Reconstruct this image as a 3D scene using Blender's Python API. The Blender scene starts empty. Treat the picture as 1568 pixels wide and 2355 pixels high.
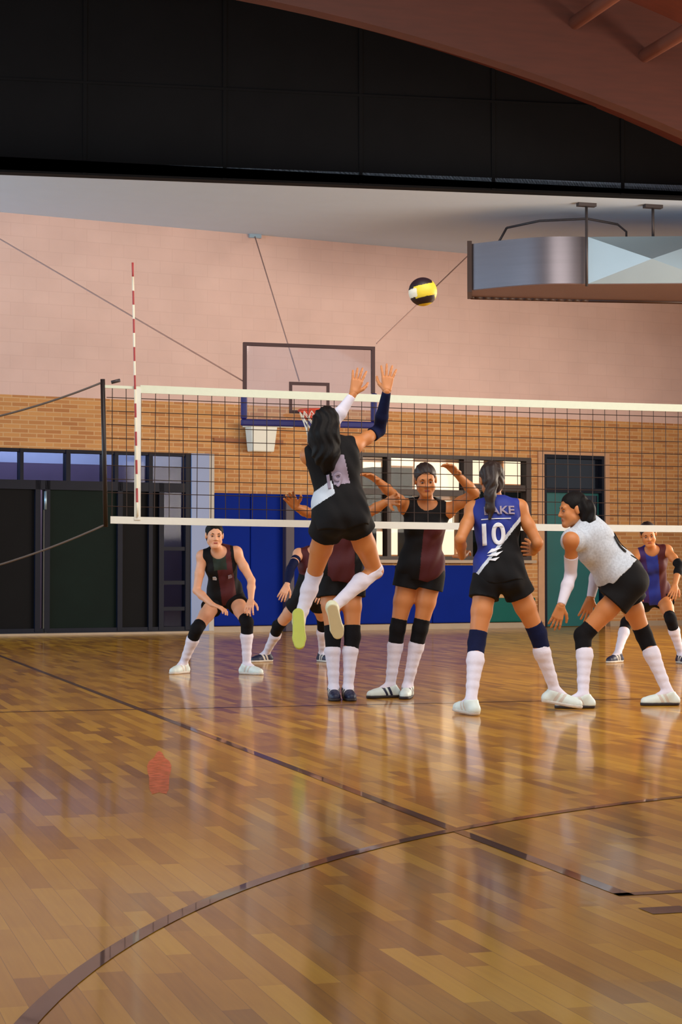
import bpy, bmesh, math, random
import numpy as np
from mathutils import Vector, Matrix
random.seed(4); np.random.seed(4)
S = bpy.context.scene
C = S.collection

# ------------------------------------------------------------------ camera
F_PX = 4350.0; CAM_H = 0.95
TH = math.atan(1287/4350.0); PT = math.atan(138/4350.0)
fw = np.array([math.sin(TH)*math.cos(PT), math.cos(TH)*math.cos(PT), math.sin(PT)])
rt = np.array([math.cos(TH), -math.sin(TH), 0.0]); upv = np.cross(rt, fw)
fh = np.array([math.sin(TH), math.cos(TH), 0.0])
CAM = np.array([0, 0, CAM_H])
cd = bpy.data.cameras.new('camera'); cam = bpy.data.objects.new('camera', cd); C.objects.link(cam)
cd.sensor_fit = 'VERTICAL'; cd.sensor_height = 36.0; cd.lens = 36.0*F_PX/2355.0
cd.clip_start = 0.05; cd.clip_end = 200
cam.matrix_world = Matrix(((rt[0], upv[0], -fw[0], 0), (rt[1], upv[1], -fw[1], 0), (rt[2], upv[2], -fw[2], CAM_H), (0, 0, 0, 1)))
S.camera = cam

# ------------------------------------------------------------------ light
S.view_settings.view_transform = 'Standard'; S.view_settings.look = 'None'
S.view_settings.exposure = 0.0; S.view_settings.gamma = 1.0; S.view_settings.use_curve_mapping = False
S.cycles.max_bounces = 8; S.cycles.use_denoising = True
w = bpy.data.worlds.new('world'); S.world = w; w.use_nodes = True
w.node_tree.nodes['Background'].inputs[0].default_value = (0.86, 0.92, 1.0, 1)
w.node_tree.nodes['Background'].inputs[1].default_value = 0.75
def area(name, loc, target, sx, sy, power, col):
    l = bpy.data.lights.new(name, 'AREA'); l.shape = 'RECTANGLE'; l.size = sx; l.size_y = sy; l.energy = power; l.color = col
    o = bpy.data.objects.new(name, l); C.objects.link(o); o.location = loc
    o.rotation_euler = (Vector(target)-Vector(loc)).to_track_quat('-Z', 'Y').to_euler(); return o
area('daylight_left_windows', (-11.0, 16, 4.2), (6, 19, 2.6), 16, 3.0, 1400, (0.60, 0.82, 1.0))
area('daylight_right_windows', (16.0, 17.5, 3.0), (6, 18, 1.2), 12, 2.4, 1450, (1.0, 0.86, 0.70))
area('hall_overhead_fill', (6, 9, 7.2), (9, 22, 1.0), 9, 6, 800, (1.0, 0.92, 0.84))  # unseen overhead fill, aimed to lift the back wall and floor
area('annex_left_fill', (-4.5, 27.2, 3.6), (6.5, 27.2, 6.3), 2.5, 1.6, 650, (0.42, 0.74, 1.0))  # added lamp out of view, cools and brightens the annex ceiling; no window there
area('back_room_light', (10.4, 31.6, 3.4), (10.4, 31.6, 0), 4, 1.5, 40, (1.0, 0.86, 0.7))
area('corridor_light', (4.0, 30.2, 3.35), (4.0, 31.3, 2.6), 4, 0.6, 42, (0.9, 0.92, 1.0))

def atD(x, y, D): return CAM + (fw + rt*(x-784)/F_PX + upv*(1177.5-y)/F_PX)*D
def ray(x, y): return fw + rt*(x-784)/F_PX + upv*(1177.5-y)/F_PX
def atY(x, y, Y): d = ray(x, y); return CAM + d*(Y/d[1])
def atZ(x, y, z=0.0): d = ray(x, y); return CAM + d*((z-CAM_H)/d[2])

# ------------------------------------------------------------------ materials
def lin(c):
    return tuple(((v/255)/12.92 if v/255 <= .04045 else ((v/255+.055)/1.055)**2.4) for v in c)
def newmat(name):
    m = bpy.data.materials.new(name); m.use_nodes = True; return m, m.node_tree.nodes, m.node_tree.links, m.node_tree.nodes['Principled BSDF']
def mat(name, rgb, rough=.6, var=.15, scale=8, metal=0, spec=.5, bump=0, bscale=60, coat=0, stretch=(1, 1, 1), emit=0, sheen=0):
    m, n, l, b = newmat(name); c = lin(rgb)
    tc = n.new('ShaderNodeTexCoord'); mp = n.new('ShaderNodeMapping'); mp.inputs['Scale'].default_value = stretch
    l.new(tc.outputs['Object'], mp.inputs[0])
    nz = n.new('ShaderNodeTexNoise'); nz.inputs['Scale'].default_value = scale; nz.inputs['Detail'].default_value = 4
    l.new(mp.outputs[0], nz.inputs['Vector'])
    mx = n.new('ShaderNodeMix'); mx.data_type = 'RGBA'
    mx.inputs[6].default_value = (*[v*(1-var) for v in c], 1); mx.inputs[7].default_value = (*[min(1, v*(1+var)) for v in c], 1)
    l.new(nz.outputs['Fac'], mx.inputs[0]); l.new(mx.outputs[2], b.inputs['Base Color'])
    b.inputs['Roughness'].default_value = rough; b.inputs['Metallic'].default_value = metal
    b.inputs['Specular IOR Level'].default_value = spec; b.inputs['Coat Weight'].default_value = coat
    b.inputs['Sheen Weight'].default_value = sheen
    if emit: b.inputs['Emission Color'].default_value = (*c, 1); b.inputs['Emission Strength'].default_value = emit
    if bump:
        n2 = n.new('ShaderNodeTexNoise'); n2.inputs['Scale'].default_value = bscale; n2.inputs['Detail'].default_value = 3
        l.new(mp.outputs[0], n2.inputs['Vector'])
        bp = n.new('ShaderNodeBump'); bp.inputs['Strength'].default_value = bump; bp.inputs['Distance'].default_value = .01
        l.new(n2.outputs['Fac'], bp.inputs['Height']); l.new(bp.outputs[0], b.inputs['Normal'])
    return m
def brickmat(name, c1, c2, mortar, bw, bh, ms=.012, rough=.8, ux=(1, 0), var2=None, bump=.25):
    """running bond in a wall whose horizontal direction in the object frame is X"""
    m, n, l, b = newmat(name)
    tc = n.new('ShaderNodeTexCoord'); sp = n.new('ShaderNodeSeparateXYZ'); cb = n.new('ShaderNodeCombineXYZ')
    l.new(tc.outputs['Object'], sp.inputs[0]); l.new(sp.outputs['X'], cb.inputs['X']); l.new(sp.outputs['Z'], cb.inputs['Y'])
    br = n.new('ShaderNodeTexBrick'); l.new(cb.outputs[0], br.inputs['Vector'])
    br.inputs['Color1'].default_value = (*lin(c1), 1); br.inputs['Color2'].default_value = (*lin(c2), 1); br.inputs['Mortar'].default_value = (*lin(mortar), 1)
    br.inputs['Scale'].default_value = 1; br.inputs['Brick Width'].default_value = bw; br.inputs['Row Height'].default_value = bh
    br.inputs['Mortar Size'].default_value = ms; br.inputs['Mortar Smooth'].default_value = .3; br.inputs['Bias'].default_value = 0
    nz = n.new('ShaderNodeTexNoise'); nz.inputs['Scale'].default_value = 1.3; nz.inputs['Detail'].default_value = 5
    l.new(cb.outputs[0], nz.inputs['Vector'])
    rr = n.new('ShaderNodeMapRange'); rr.inputs[3].default_value = .86; rr.inputs[4].default_value = 1.14; l.new(nz.outputs['Fac'], rr.inputs[0])
    mu = n.new('ShaderNodeMix'); mu.data_type = 'RGBA'; mu.blend_type = 'MULTIPLY'; mu.inputs[0].default_value = 1
    l.new(br.outputs['Color'], mu.inputs[6]); l.new(rr.outputs[0], mu.inputs[7]); l.new(mu.outputs[2], b.inputs['Base Color'])
    b.inputs['Roughness'].default_value = rough
    bp = n.new('ShaderNodeBump'); bp.inputs['Strength'].default_value = bump; bp.inputs['Distance'].default_value = .01; bp.invert = True
    l.new(br.outputs['Fac'], bp.inputs['Height']); l.new(bp.outputs[0], b.inputs['Normal'])
    return m
def parquet():
    m, n, l, b = newmat('parquet')
    def math_(op, a, c=None, v=None):
        x = n.new('ShaderNodeMath'); x.operation = op
        for i, q in enumerate((a, c)):
            if q is None: continue
            if isinstance(q, (int, float)): x.inputs[i].default_value = q
            else: l.new(q, x.inputs[i])
        return x.outputs[0]
    tc = n.new('ShaderNodeTexCoord'); sp = n.new('ShaderNodeSeparateXYZ'); l.new(tc.outputs['Object'], sp.inputs[0])
    X, Y = sp.outputs['X'], sp.outputs['Y']
    row = math_('FLOOR', math_('DIVIDE', X, .066))
    wn0 = n.new('ShaderNodeTexWhiteNoise'); wn0.noise_dimensions = '1D'; l.new(row, wn0.inputs['W'])
    colu = math_('FLOOR', math_('ADD', math_('DIVIDE', Y, .62), math_('MULTIPLY', wn0.outputs['Value'], 7.3)))
    cb = n.new('ShaderNodeCombineXYZ'); l.new(row, cb.inputs[0]); l.new(colu, cb.inputs[1])
    wn = n.new('ShaderNodeTexWhiteNoise'); wn.noise_dimensions = '2D'; l.new(cb.outputs[0], wn.inputs['Vector'])
    # broad patches of tone
    nb = n.new('ShaderNodeTexNoise'); nb.inputs['Scale'].default_value = .9; nb.inputs['Detail'].default_value = 3; l.new(tc.outputs['Object'], nb.inputs['Vector'])
    # grain
    mp = n.new('ShaderNodeMapping'); mp.inputs['Scale'].default_value = (60, 3, 1); l.new(tc.outputs['Object'], mp.inputs[0])
    ng = n.new('ShaderNodeTexNoise'); ng.inputs['Scale'].default_value = 1; ng.inputs['Detail'].default_value = 4; l.new(mp.outputs[0], ng.inputs['Vector'])
    f = math_('ADD', math_('MULTIPLY', wn.outputs['Value'], .55), math_('ADD', math_('MULTIPLY', nb.outputs['Fac'], .55), math_('MULTIPLY', ng.outputs['Fac'], .25)))
    cr = n.new('ShaderNodeValToRGB'); e = cr.color_ramp.elements
    e[0].position = .28; e[0].color = (*lin((138, 82, 10)), 1); e[1].position = 1.0; e[1].color = (*lin((232, 172, 40)), 1)
    x = cr.color_ramp.elements.new(.62); x.color = (*lin((194, 132, 16)), 1)
    l.new(f, cr.inputs[0])
    # seams
    fx = math_('FRACT', math_('DIVIDE', X, .066)); seam = math_('LESS_THAN', math_('ABSOLUTE', math_('SUBTRACT', fx, .5)), .485)
    mx = n.new('ShaderNodeMix'); mx.data_type = 'RGBA'; mx.inputs[6].default_value = (*lin((98, 58, 24)), 1)
    l.new(cr.outputs[0], mx.inputs[7]); l.new(math_('ADD', math_('MULTIPLY', seam, .5), .5), mx.inputs[0]); l.new(mx.outputs[2], b.inputs['Base Color'])
    b.inputs['Roughness'].default_value = .34
    b.inputs['Coat Weight'].default_value = .62; b.inputs['Coat Roughness'].default_value = .10; b.inputs['Coat IOR'].default_value = 1.5; b.inputs['Specular IOR Level'].default_value = .3
    nn = n.new('ShaderNodeTexNoise'); nn.inputs['Scale'].default_value = 6; nn.inputs['Detail'].default_value = 2
    l.new(tc.outputs['Object'], nn.inputs['Vector'])
    bp = n.new('ShaderNodeBump'); bp.inputs['Strength'].default_value = .045; bp.inputs['Distance'].default_value = .01; l.new(nn.outputs['Fac'], bp.inputs['Height'])
    l.new(bp.outputs[0], b.inputs['Coat Normal']); l.new(bp.outputs[0], b.inputs['Normal'])
    return m
def glassmat(name, tint=(235, 240, 245), rough=.02, fac=.10):
    m, n, l, b = newmat(name); n.remove(b)
    t = n.new('ShaderNodeBsdfTransparent'); t.inputs[0].default_value = (*lin(tint), 1)
    g = n.new('ShaderNodeBsdfGlossy'); g.inputs['Roughness'].default_value = rough; g.inputs[0].default_value = (1, 1, 1, 1)
    nz = n.new('ShaderNodeTexNoise'); nz.inputs['Scale'].default_value = 3
    mr = n.new('ShaderNodeMapRange'); mr.inputs[3].default_value = fac*.7; mr.inputs[4].default_value = fac*1.3; l.new(nz.outputs['Fac'], mr.inputs[0])
    x = n.new('ShaderNodeMixShader'); l.new(mr.outputs[0], x.inputs[0]); l.new(t.outputs[0], x.inputs[1]); l.new(g.outputs[0], x.inputs[2])
    l.new(x.outputs[0], n['Material Output'].inputs[0]); return m
def glow(name, rgb, st):
    m = mat(name, rgb, .8, .08, 2, emit=st); return m

M = dict(
 floor=parquet(),
 line=mat('line_paint', (74, 40, 36), .35, .12, 20, coat=.6),
 line_dark=mat('centre_line_paint', (92, 46, 30), .35, .15, 20, coat=.6),
 pink=brickmat('pink_painted_blocks', (222, 192, 182), (220, 189, 179), (215, 184, 174), .40, .20, .006, bump=.05),
 brick=brickmat('tan_brick', (206, 152, 92), (180, 122, 72), (208, 168, 120), .26, .066, .009),
 ceil=mat('annex_ceiling_paint', (192, 212, 236), .85, .03, 3),
 black=mat('black_panel', (19, 19, 21), .8, .2, 2, spec=.1),
 deck=mat('red_brown_deck', (92, 38, 22), .6, .3, 3, stretch=(1, 6, 1)),
 glulam=mat('glulam_wood', (72, 32, 20), .5, .3, 2.2, stretch=(1, 1, 9)),
 purlin=mat('purlin_wood', (132, 76, 56), .5, .2, 3),
 sidewall=mat('hall_side_wall', (200, 176, 150), .85, .05, 2),
 bluepad=mat('blue_pad_vinyl', (4, 36, 132), .75, .12, 2.5, spec=.12, bump=.1, bscale=3),
 tealpad=mat('teal_pad_vinyl', (8, 92, 84), .6, .15, 2.5, spec=.2, bump=.1, bscale=3),
 teal=mat('teal_door_paint', (14, 98, 100), .4, .15, 2),
 navyglass=mat('dark_door_glass', (14, 18, 30), .15, .2, 3),
 darkgreen=mat('dark_green_panel', (10, 26, 22), .6, .3, 2, spec=.12),
 nearblack=mat('near_black_panel', (12, 12, 15), .6, .3, 2, spec=.12),
 frame=mat('dark_blue_frame', (16, 20, 36), .5, .2, 4, spec=.2),
 brownframe=mat('dark_brown_frame', (50, 34, 28), .5, .2, 4),
 pillar=mat('pale_blue_paint', (142, 160, 202), .5, .06, 2),
 pillar_edge=mat('cream_edge_paint', (196, 190, 180), .6, .06, 2),
 beige=mat('beige_trim', (176, 156, 132), .5, .1, 5),
 white=mat('white_band', (236, 238, 228), .7, .04, 30),
 greenwhite=mat('pale_green_band', (226, 234, 212), .7, .04, 30),
 netcord=mat('net_cord', (52, 36, 30), .8, .2, 40),
 rod=mat('black_rod', (26, 14, 14), .5, .2, 20),
 cord=mat('grey_cord', (92, 84, 80), .7, .1, 40),
 wire=mat('thin_wire', (178, 144, 134), .6, .1, 10),
 red=mat('red_stripe', (170, 60, 60), .5, .1, 20),
 galv=mat('galvanised_duct', (132, 126, 132), .34, .10, 2.4, metal=.95, stretch=(.3, .3, 7)),
 galvflat=mat('galvanised_flat', (160, 184, 200), .42, .06, 2, metal=.75),
 galvbot_reflection=mat('duct_underside', (120, 92, 84), .5, .1, 2, metal=.3),  # brown reflections on the underside are put into its base colour
 ductedge=mat('duct_flange', (58, 34, 24), .5, .2, 5),
 steel=mat('dark_steel', (72, 66, 68), .5, .2, 5, metal=.4),
 bbframe=mat('backboard_frame', (62, 34, 38), .5, .15, 6),
 bbpad=mat('backboard_blue_pad', (24, 30, 110), .5, .1, 6),
 rim=mat('red_rim', (226, 82, 58), .4, .1, 6),
 acrylic=glassmat('acrylic_board', (246, 246, 250), .03, .05),
 glass=glassmat('window_glass', (226, 232, 236), .02, .006),
 glassblue=glassmat('blue_glass', (196, 204, 226), .05, .008),
 roomwall=mat('room_wall', (190, 150, 116), .8, .2, 2),
 roomdark=mat('room_dark', (46, 36, 30), .7, .4, 3),
 pane=glow('bright_pane', (255, 216, 176), 2.2),
 corrhi=mat('corridor_pale_wall', (206, 212, 228), .8, .1, 2),
 corrlo=mat('corridor_mauve_wall', (112, 92, 112), .8, .2, 3),
 lampwhite=mat('white_enamel', (232, 236, 226), .5, .03, 10),
 orange=mat('orange_reflection', (214, 96, 44), .4, .2, 14),
 yellow=mat('ball_yellow', (232, 208, 60), .5, .06, 30), balldark=mat('ball_dark', (36, 24, 34), .45, .15, 30), ballwhite=mat('ball_white', (240, 236, 214), .5, .03, 30),
)
# ------------------------------------------------------------------ mesh helpers
def link(name, me, parent=None, **kw):
    o = bpy.data.objects.new(name, me); C.objects.link(o)
    if parent: o.parent = parent
    for k, v in kw.items(): o[k] = v
    return o
def tag(o, label=None, cat=None, group=None, kind=None):
    if label: o['label'] = label
    if cat: o['category'] = cat
    if group: o['group'] = group
    if kind: o['kind'] = kind
    return o
def empty(name, loc, label, cat, group=None):
    o = bpy.data.objects.new(name, None); C.objects.link(o); o.location = loc; o.empty_display_size = .1
    return tag(o, label, cat, group)
class MB:
    def __init__(s, off=(0, 0, 0)): s.v = []; s.f = []; s.mi = []; s.off = np.array(off, float); s.sm = []
    def add(s, vs, fs, mi=0, smooth=False):
        b = len(s.v); s.v += [tuple(np.array(p, float)-s.off) for p in vs]; s.f += [tuple(b+i for i in f) for f in fs]; s.mi += [mi]*len(fs); s.sm += [smooth]*len(fs); return s
    def box(s, a, b, mi=0, T=None):
        (x0, y0, z0), (x1, y1, z1) = a, b
        vs = [(x, y, z) for z in (z0, z1) for y in (y0, y1) for x in (x0, x1)]
        if T: vs = [T(*p) for p in vs]
        return s.add(vs, [(0, 2, 3, 1), (4, 5, 7, 6), (0, 1, 5, 4), (2, 6, 7, 3), (0, 4, 6, 2), (1, 3, 7, 5)], mi)
    def tube(s, pts, r, n=8, mi=0, closed=False, caps=True):
        pts = [np.array(p, float) for p in pts]; N = len(pts); rs = r if hasattr(r, '__len__') else [r]*N
        vs = []; prev = None
        for i, p in enumerate(pts):
            if closed: d = pts[(i+1) % N]-pts[i-1]
            else: d = pts[min(i+1, N-1)]-pts[max(i-1, 0)]
            d = d/np.linalg.norm(d)
            ref = prev if prev is not None else (np.array([0, 0, 1.]) if abs(d[2]) < .9 else np.array([1., 0, 0]))
            a = ref-d*(ref@d); a /= np.linalg.norm(a); prev = a; b = np.cross(d, a)
            for k in range(n):
                t = 2*math.pi*k/n; vs.append(p+rs[i]*(math.cos(t)*a+math.sin(t)*b))
        fs = []
        for i in range(N if closed else N-1):
            j = (i+1) % N
            for k in range(n): fs.append((i*n+k, i*n+(k+1) % n, j*n+(k+1) % n, j*n+k))
        if not closed and caps: fs += [tuple(range(n))[::-1], tuple((N-1)*n+k for k in range(n))]
        return s.add(vs, fs, mi, n > 4)
    def build(s, name, mats, parent=None, bevel=0, **kw):
        me = bpy.data.meshes.new(name); me.from_pydata(s.v, [], s.f)
        if not isinstance(mats, (list, tuple)): mats = [mats]
        for m in mats: me.materials.append(m)
        me.polygons.foreach_set('material_index', s.mi); me.polygons.foreach_set('use_smooth', s.sm)
        bm = bmesh.new(); bm.from_mesh(me); bmesh.ops.recalc_face_normals(bm, faces=bm.faces); bm.to_mesh(me); bm.free(); me.update()
        o = link(name, me, parent, **kw)
        if bevel:
            b = o.modifiers.new('bevel', 'BEVEL'); b.width = bevel; b.segments = 2; b.limit_method = 'ANGLE'
        return o
def struct(o): o['kind'] = 'structure'; return o

# ------------------------------------------------------------------ the hall
fl = MB(); fl.box((-12, -3, -.2), (18, 34, 0))
floor = struct(fl.build('floor', M['floor']))
def strip(pts, wd, name, m, z=.0012):
    mb = MB(); L = []; R_ = []
    pts = [np.array(p, float) for p in pts]
    for i, p in enumerate(pts):
        d = pts[min(i+1, len(pts)-1)]-pts[max(i-1, 0)]; d /= np.linalg.norm(d); q = np.array([-d[1], d[0]])*wd/2
        L.append((*(p+q), z)); R_.append((*(p-q), z))
    n = len(pts); mb.add(L+R_, [(i, i+1, n+i+1, n+i) for i in range(n-1)]); return mb.build(name, m, floor)
strip([(2.39, 27.6), (2.39, 5.12)], .05, 'court_line', M['line'])
strip([(2.365, 5.14), (14, 5.14)], .045, 'court_line', M['line'])
strip([(-6, 12.98), (16, 12.98)], .05, 'court_line', M['line_dark'], .0016)
strip([(5.58+5.375*math.cos(a), 2.27+5.375*math.sin(a)) for a in np.linspace(math.radians(20), math.radians(176), 90)], .05, 'court_line', M['line'], .002)
strip([(2.33, 4.87), (2.46, 4.87)], .10, 'court_line', M['line'], .0012)
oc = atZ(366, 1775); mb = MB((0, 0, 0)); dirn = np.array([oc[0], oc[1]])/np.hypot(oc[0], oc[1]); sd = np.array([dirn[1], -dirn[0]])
om, n_, l_, b_ = newmat('painted_orange_reflection'); b_.inputs['Base Color'].default_value = (*lin((224, 98, 44)), 1); b_.inputs['Roughness'].default_value = .3  # orange reflection painted as flat colour; nothing modelled casts it
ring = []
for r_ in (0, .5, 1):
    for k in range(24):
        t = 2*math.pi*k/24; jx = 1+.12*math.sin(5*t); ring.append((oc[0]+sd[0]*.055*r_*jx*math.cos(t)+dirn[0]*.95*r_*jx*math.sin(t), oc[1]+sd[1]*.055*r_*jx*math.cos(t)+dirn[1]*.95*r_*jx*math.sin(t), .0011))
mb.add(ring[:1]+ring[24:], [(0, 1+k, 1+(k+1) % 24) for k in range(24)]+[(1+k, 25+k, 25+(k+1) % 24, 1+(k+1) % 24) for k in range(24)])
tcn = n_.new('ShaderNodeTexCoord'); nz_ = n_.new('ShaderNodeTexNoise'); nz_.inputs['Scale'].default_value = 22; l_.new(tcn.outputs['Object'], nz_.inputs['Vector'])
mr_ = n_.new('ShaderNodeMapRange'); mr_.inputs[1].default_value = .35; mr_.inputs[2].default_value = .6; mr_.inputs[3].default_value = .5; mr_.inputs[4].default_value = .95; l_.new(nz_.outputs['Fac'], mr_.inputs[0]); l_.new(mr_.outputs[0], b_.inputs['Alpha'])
mb.build('floor_reflection_patch', om, floor, label='orange reflection painted as a flat patch on the wooden floor')
# back wall plane (slightly turned): local u along wall, n towards the hall
WA = math.radians(10.5); WC = np.array([7.0, 29.2, 0.0]); WU = np.array([math.cos(WA), math.sin(WA), 0]); WN = np.array([math.sin(WA), -math.cos(WA), 0])
def W(u, n, z): return WC+WU*u+WN*n+np.array([0, 0, z])
def onwall(x, y, n=0.0):
    d = ray(x, y); t = ((WC+WN*n-CAM)@WN)/(d@WN); p = CAM+d*t; return (p-WC)@WU, p[2]
WROT = WA
def wallobj(mb, name, m, parent=None, bevel=0):
    """mb is in wall-local coords (u, -n, z)"""
    o = mb.build(name, m, parent, bevel)
    if parent is None: o.location = WC; o.rotation_euler = (0, 0, WROT)
    return o
def wbox(mb, u0, u1, n0, n1, z0, z1, mi=0): return mb.box((u0, -n1, z0), (u1, -n0, z1), mi)
def U(x, y=1200, n=0): return onwall(x, y, n)[0]
def Zw(y, x=784, n=0): return onwall(x, y, n)[1]
Zbrick = Zw(941, 784); CEIL = 6.34
uG1 = U(487, 1040); zG = Zw(1037, 250)           # glazed entrance right end / top
wu0, wu1 = U(824, 1170), U(1219, 1170); wz0, wz1 = Zw(1288, 1020), Zw(1047, 1020)
du0, du1 = U(1250, 1250), U(1388, 1250); dz1 = Zw(1047, 1320)
ZJ = Zbrick
mb = MB()     # brick zone with openings
T_ = .25
def seg(u0, u1, z0, z1): wbox(mb, u0, u1, -T_, 0, z0, z1)
seg(-14, uG1, zG, ZJ); seg(uG1, wu0, 0, ZJ); seg(wu0, wu1, 0, wz0); seg(wu0, wu1, wz1, ZJ); seg(wu1, du0, 0, ZJ); seg(du0, du1, dz1, ZJ); seg(du1, 12, 0, ZJ)
struct(wallobj(mb, 'wall_back', M['brick']))
mb = MB(); wbox(mb, -14, 12, -T_, 0, ZJ, CEIL+.6); struct(wallobj(mb, 'wall_back_upper', M['pink']))
pa, pb = atZ(0, 390, CEIL), atZ(1568, 450, CEIL); dd = (pb-pa)/np.linalg.norm(pb-pa)
fa, fb = pa-dd*16.0, pb+dd*5
# annex ceiling between fascia and back wall
wa, wb_ = W(-22, -.3, 0), W(12, -.3, 0)
mb = MB(); mb.add([(fa[0], fa[1], CEIL), (fb[0], fb[1], CEIL), (wb_[0], wb_[1], CEIL), (wa[0], wa[1], CEIL), (fa[0], fa[1], CEIL+.15), (fb[0], fb[1], CEIL+.15), (wb_[0], wb_[1], CEIL+.15), (wa[0], wa[1], CEIL+.15)],
  [(0, 1, 2, 3), (7, 6, 5, 4), (0, 4, 5, 1), (1, 5, 6, 2), (2, 6, 7, 3), (3, 7, 4, 0)]); struct(mb.build('ceiling_annex', M['ceil']))
# black panelled upper wall above the annex, with its seams
mb = MB(); nrm = np.array([dd[1], -dd[0], 0])
def fas(s, n, z): p = fa+dd*s+nrm*n; return (p[0], p[1], z)
FL = np.linalg.norm(fb-fa)
mb.box((0, -.2, CEIL-.03), (FL, 0, 11.5), 0, T=lambda a, b, c: fas(a, b, c))
k = 0
while k*1.9 < FL: mb.box((k*1.9, 0, CEIL-.02), (k*1.9+.05, .012, 11.4), 0, T=lambda a, b, c: fas(a, b, c)); k += 1
for z in (7.55, 8.8, 10.0): mb.box((0, 0, z), (FL, .02, z+.035), 0, T=lambda a, b, c: fas(a, b, c))
struct(mb.build('wall_upper_panels', M['black']))
# main roof: arch beam, deck, purlins
def zarc(X): return 7.73-(26-math.sqrt(max(.1, 26**2-(X-2.3)**2)))
xs = np.linspace(-12, 17.3, 60); BY = 21.0; BH = 1.34
mb = MB(); vs = []
for X in xs: z = zarc(X); vs += [(X, BY, z), (X, BY, z+BH), (X, BY+.22, z+BH), (X, BY+.22, z)]
n = len(xs); fs = []
for i in range(n-1):
    for a in range(4): fs.append((4*i+a, 4*i+(a+1) % 4, 4*i+4+(a+1) % 4, 4*i+4+a))
fs += [(0, 1, 2, 3), tuple(4*(n-1)+a for a in (3, 2, 1, 0))]
mb.add(vs, fs)
beam = tag(mb.build('roof_beam', M['glulam']), 'brown curved laminated wood roof beam arching across the upper right', 'beam')
mb = MB(); vs = []
for X in xs: z = zarc(X)+BH; vs += [(X, 4, z), (X, 25.1, z), (X, 25.1, z+.12), (X, 4, z+.12)]
mb.add(vs, fs); struct(mb.build('ceiling', M['deck']))
PL = ['round wooden purlin meeting the curved beam near the top edge', 'round wooden purlin meeting the curved beam nearer the right edge']
for i, (px, py) in enumerate([(1322, 52), (1482, 128)]):
    p = atY(px, py, BY); m_ = MB(off=p); m_.tube([p-[0, 0.0, 0], p-[0, 9, 0]], .085, 16)
    o = m_.build('roof_purlin', M['purlin']); o.location = p; tag(o, PL[i], 'beam', 'purlins on the curved beam')
# side walls with window openings that hold the daylight
def sidewall(X, name, z0, z1):
    mb = MB(); d = .25 if X > 0 else -.25
    for (y0, y1, a, b) in ((-3, 34, 0, z0), (-3, 34, z1, 9.3), (-3, 7.5, z0, z1), (27, 34, z0, z1)): mb.box((min(X, X+d), y0, a), (max(X, X+d), y1, b))
    struct(mb.build(name, M['sidewall']))
sidewall(-12, 'wall_left', 2.6, 5.8); sidewall(17.4, 'wall_right', 1.6, 4.4)
# beige skirting
mb = MB(); wbox(mb, uG1, du0-.02, 0, .03, 0, .09); wbox(mb, du1+.02, 10, 0, .03, 0, .09); struct(wallobj(mb, 'baseboard_back', M['beige']))
mb = MB(); wbox(mb, -9, uG1, .0, .12, 0, .03); struct(wallobj(mb, 'trim_1', M['beige']))

# ---- glazed entrance on the left: frame, dark leaves, transoms, corridor behind
def E_(name, loc, label, cat, group=None): o = empty(name, loc, label, cat, group); return o
ent = struct(bpy.data.objects.new('door_1', None)); C.objects.link(ent); ent.location = WC; ent.rotation_euler = (0, 0, WROT)
ztr = Zw(1108, 250)
mb = MB()
uu = lambda x: U(x, 1200)
u_l = -7.0; uE = uu(435)
wbox(mb, u_l, uE, -.12, .02, zG-.05, zG); wbox(mb, u_l, uE, -.12, .03, ztr-.14, ztr); wbox(mb, u_l, uE, -.12, .02, 0, .10)
for x, wd in ((48, 8), (155, 10), (238, 7), (266, 8), (345, 9), (431, 12)):
    a, b = uu(x-wd/2), uu(x+wd/2); wbox(mb, a, b, -.12, .035, ztr if x < 340 else .05, zG)
for x in (-130, 86, 108, 275, 370): wbox(mb, uu(x)-.04, uu(x)+.04, -.12, .03, .05, ztr)
for y in (1120, 1262, 1340, 1400): z = Zw(y, 400); wbox(mb, uu(370), uE, -.1, .02, z-.03, z+.03)
mb.build('door_frame', M['frame'], ent)
mb = MB(); wbox(mb, u_l, uu(86), -.06, -.03, .08, ztr-.1); mb.build('door_leaf', M['nearblack'], ent, label='black door leaf at the left edge')
mb = MB(); wbox(mb, uu(108), uu(275), -.06, -.03, .08, ztr-.1); mb.build('door_leaf', M['darkgreen'], ent, label='dark green door leaf')
mb = MB(); wbox(mb, uu(275), uu(370), -.06, -.03, .08, ztr-.1); mb.build('door_leaf', M['nearblack'], ent)
for x in (102,):
    mb = MB(); p0 = (uu(x), -.05, Zw(1172, x)); p1 = (uu(x), -.05, Zw(1130, x)); mb.tube([p0, p1], .022, 8); mb.build('door_handle', M['galvflat'], ent)
    mb = MB(); wbox(mb, uu(99), uu(108), 0, .02, .02, Zw(1172, x)); mb.build('door_edge_strip', mat('grey_strip', (70, 72, 66), .4), ent)
edges = [-200, 48, 155, 238, 266, 345, 431]
for a, b in zip(edges[:-1], edges[1:]):
    mb = MB(); wbox(mb, uu(a)+.03, uu(b)-.03, -.07, -.06, ztr, zG-.05); mb.build('pane', M['glassblue'], ent)
mb = MB(); wbox(mb, uu(370), uE-.03, -.07, -.06, .1, ztr-.1); mb.build('pane', M['glassblue'], ent)
mb = MB(); zc = Zw(1066, 250, -2)
wbox(mb, -9, 1.0, -2.5, -2.4, zc, 3.7); struct(wallobj(mb, 'wall_corridor', M['corrhi']))
mb = MB(); wbox(mb, -9, 1.0, -2.5, -2.4, 0, zc); struct(wallobj(mb, 'wall_corridor_lower', M['corrlo']))
mb = MB(); wbox(mb, -9, 1.0, -2.5, -.25, 3.7, 3.8); struct(wallobj(mb, 'ceiling_corridor', M['ceil']))
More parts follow.
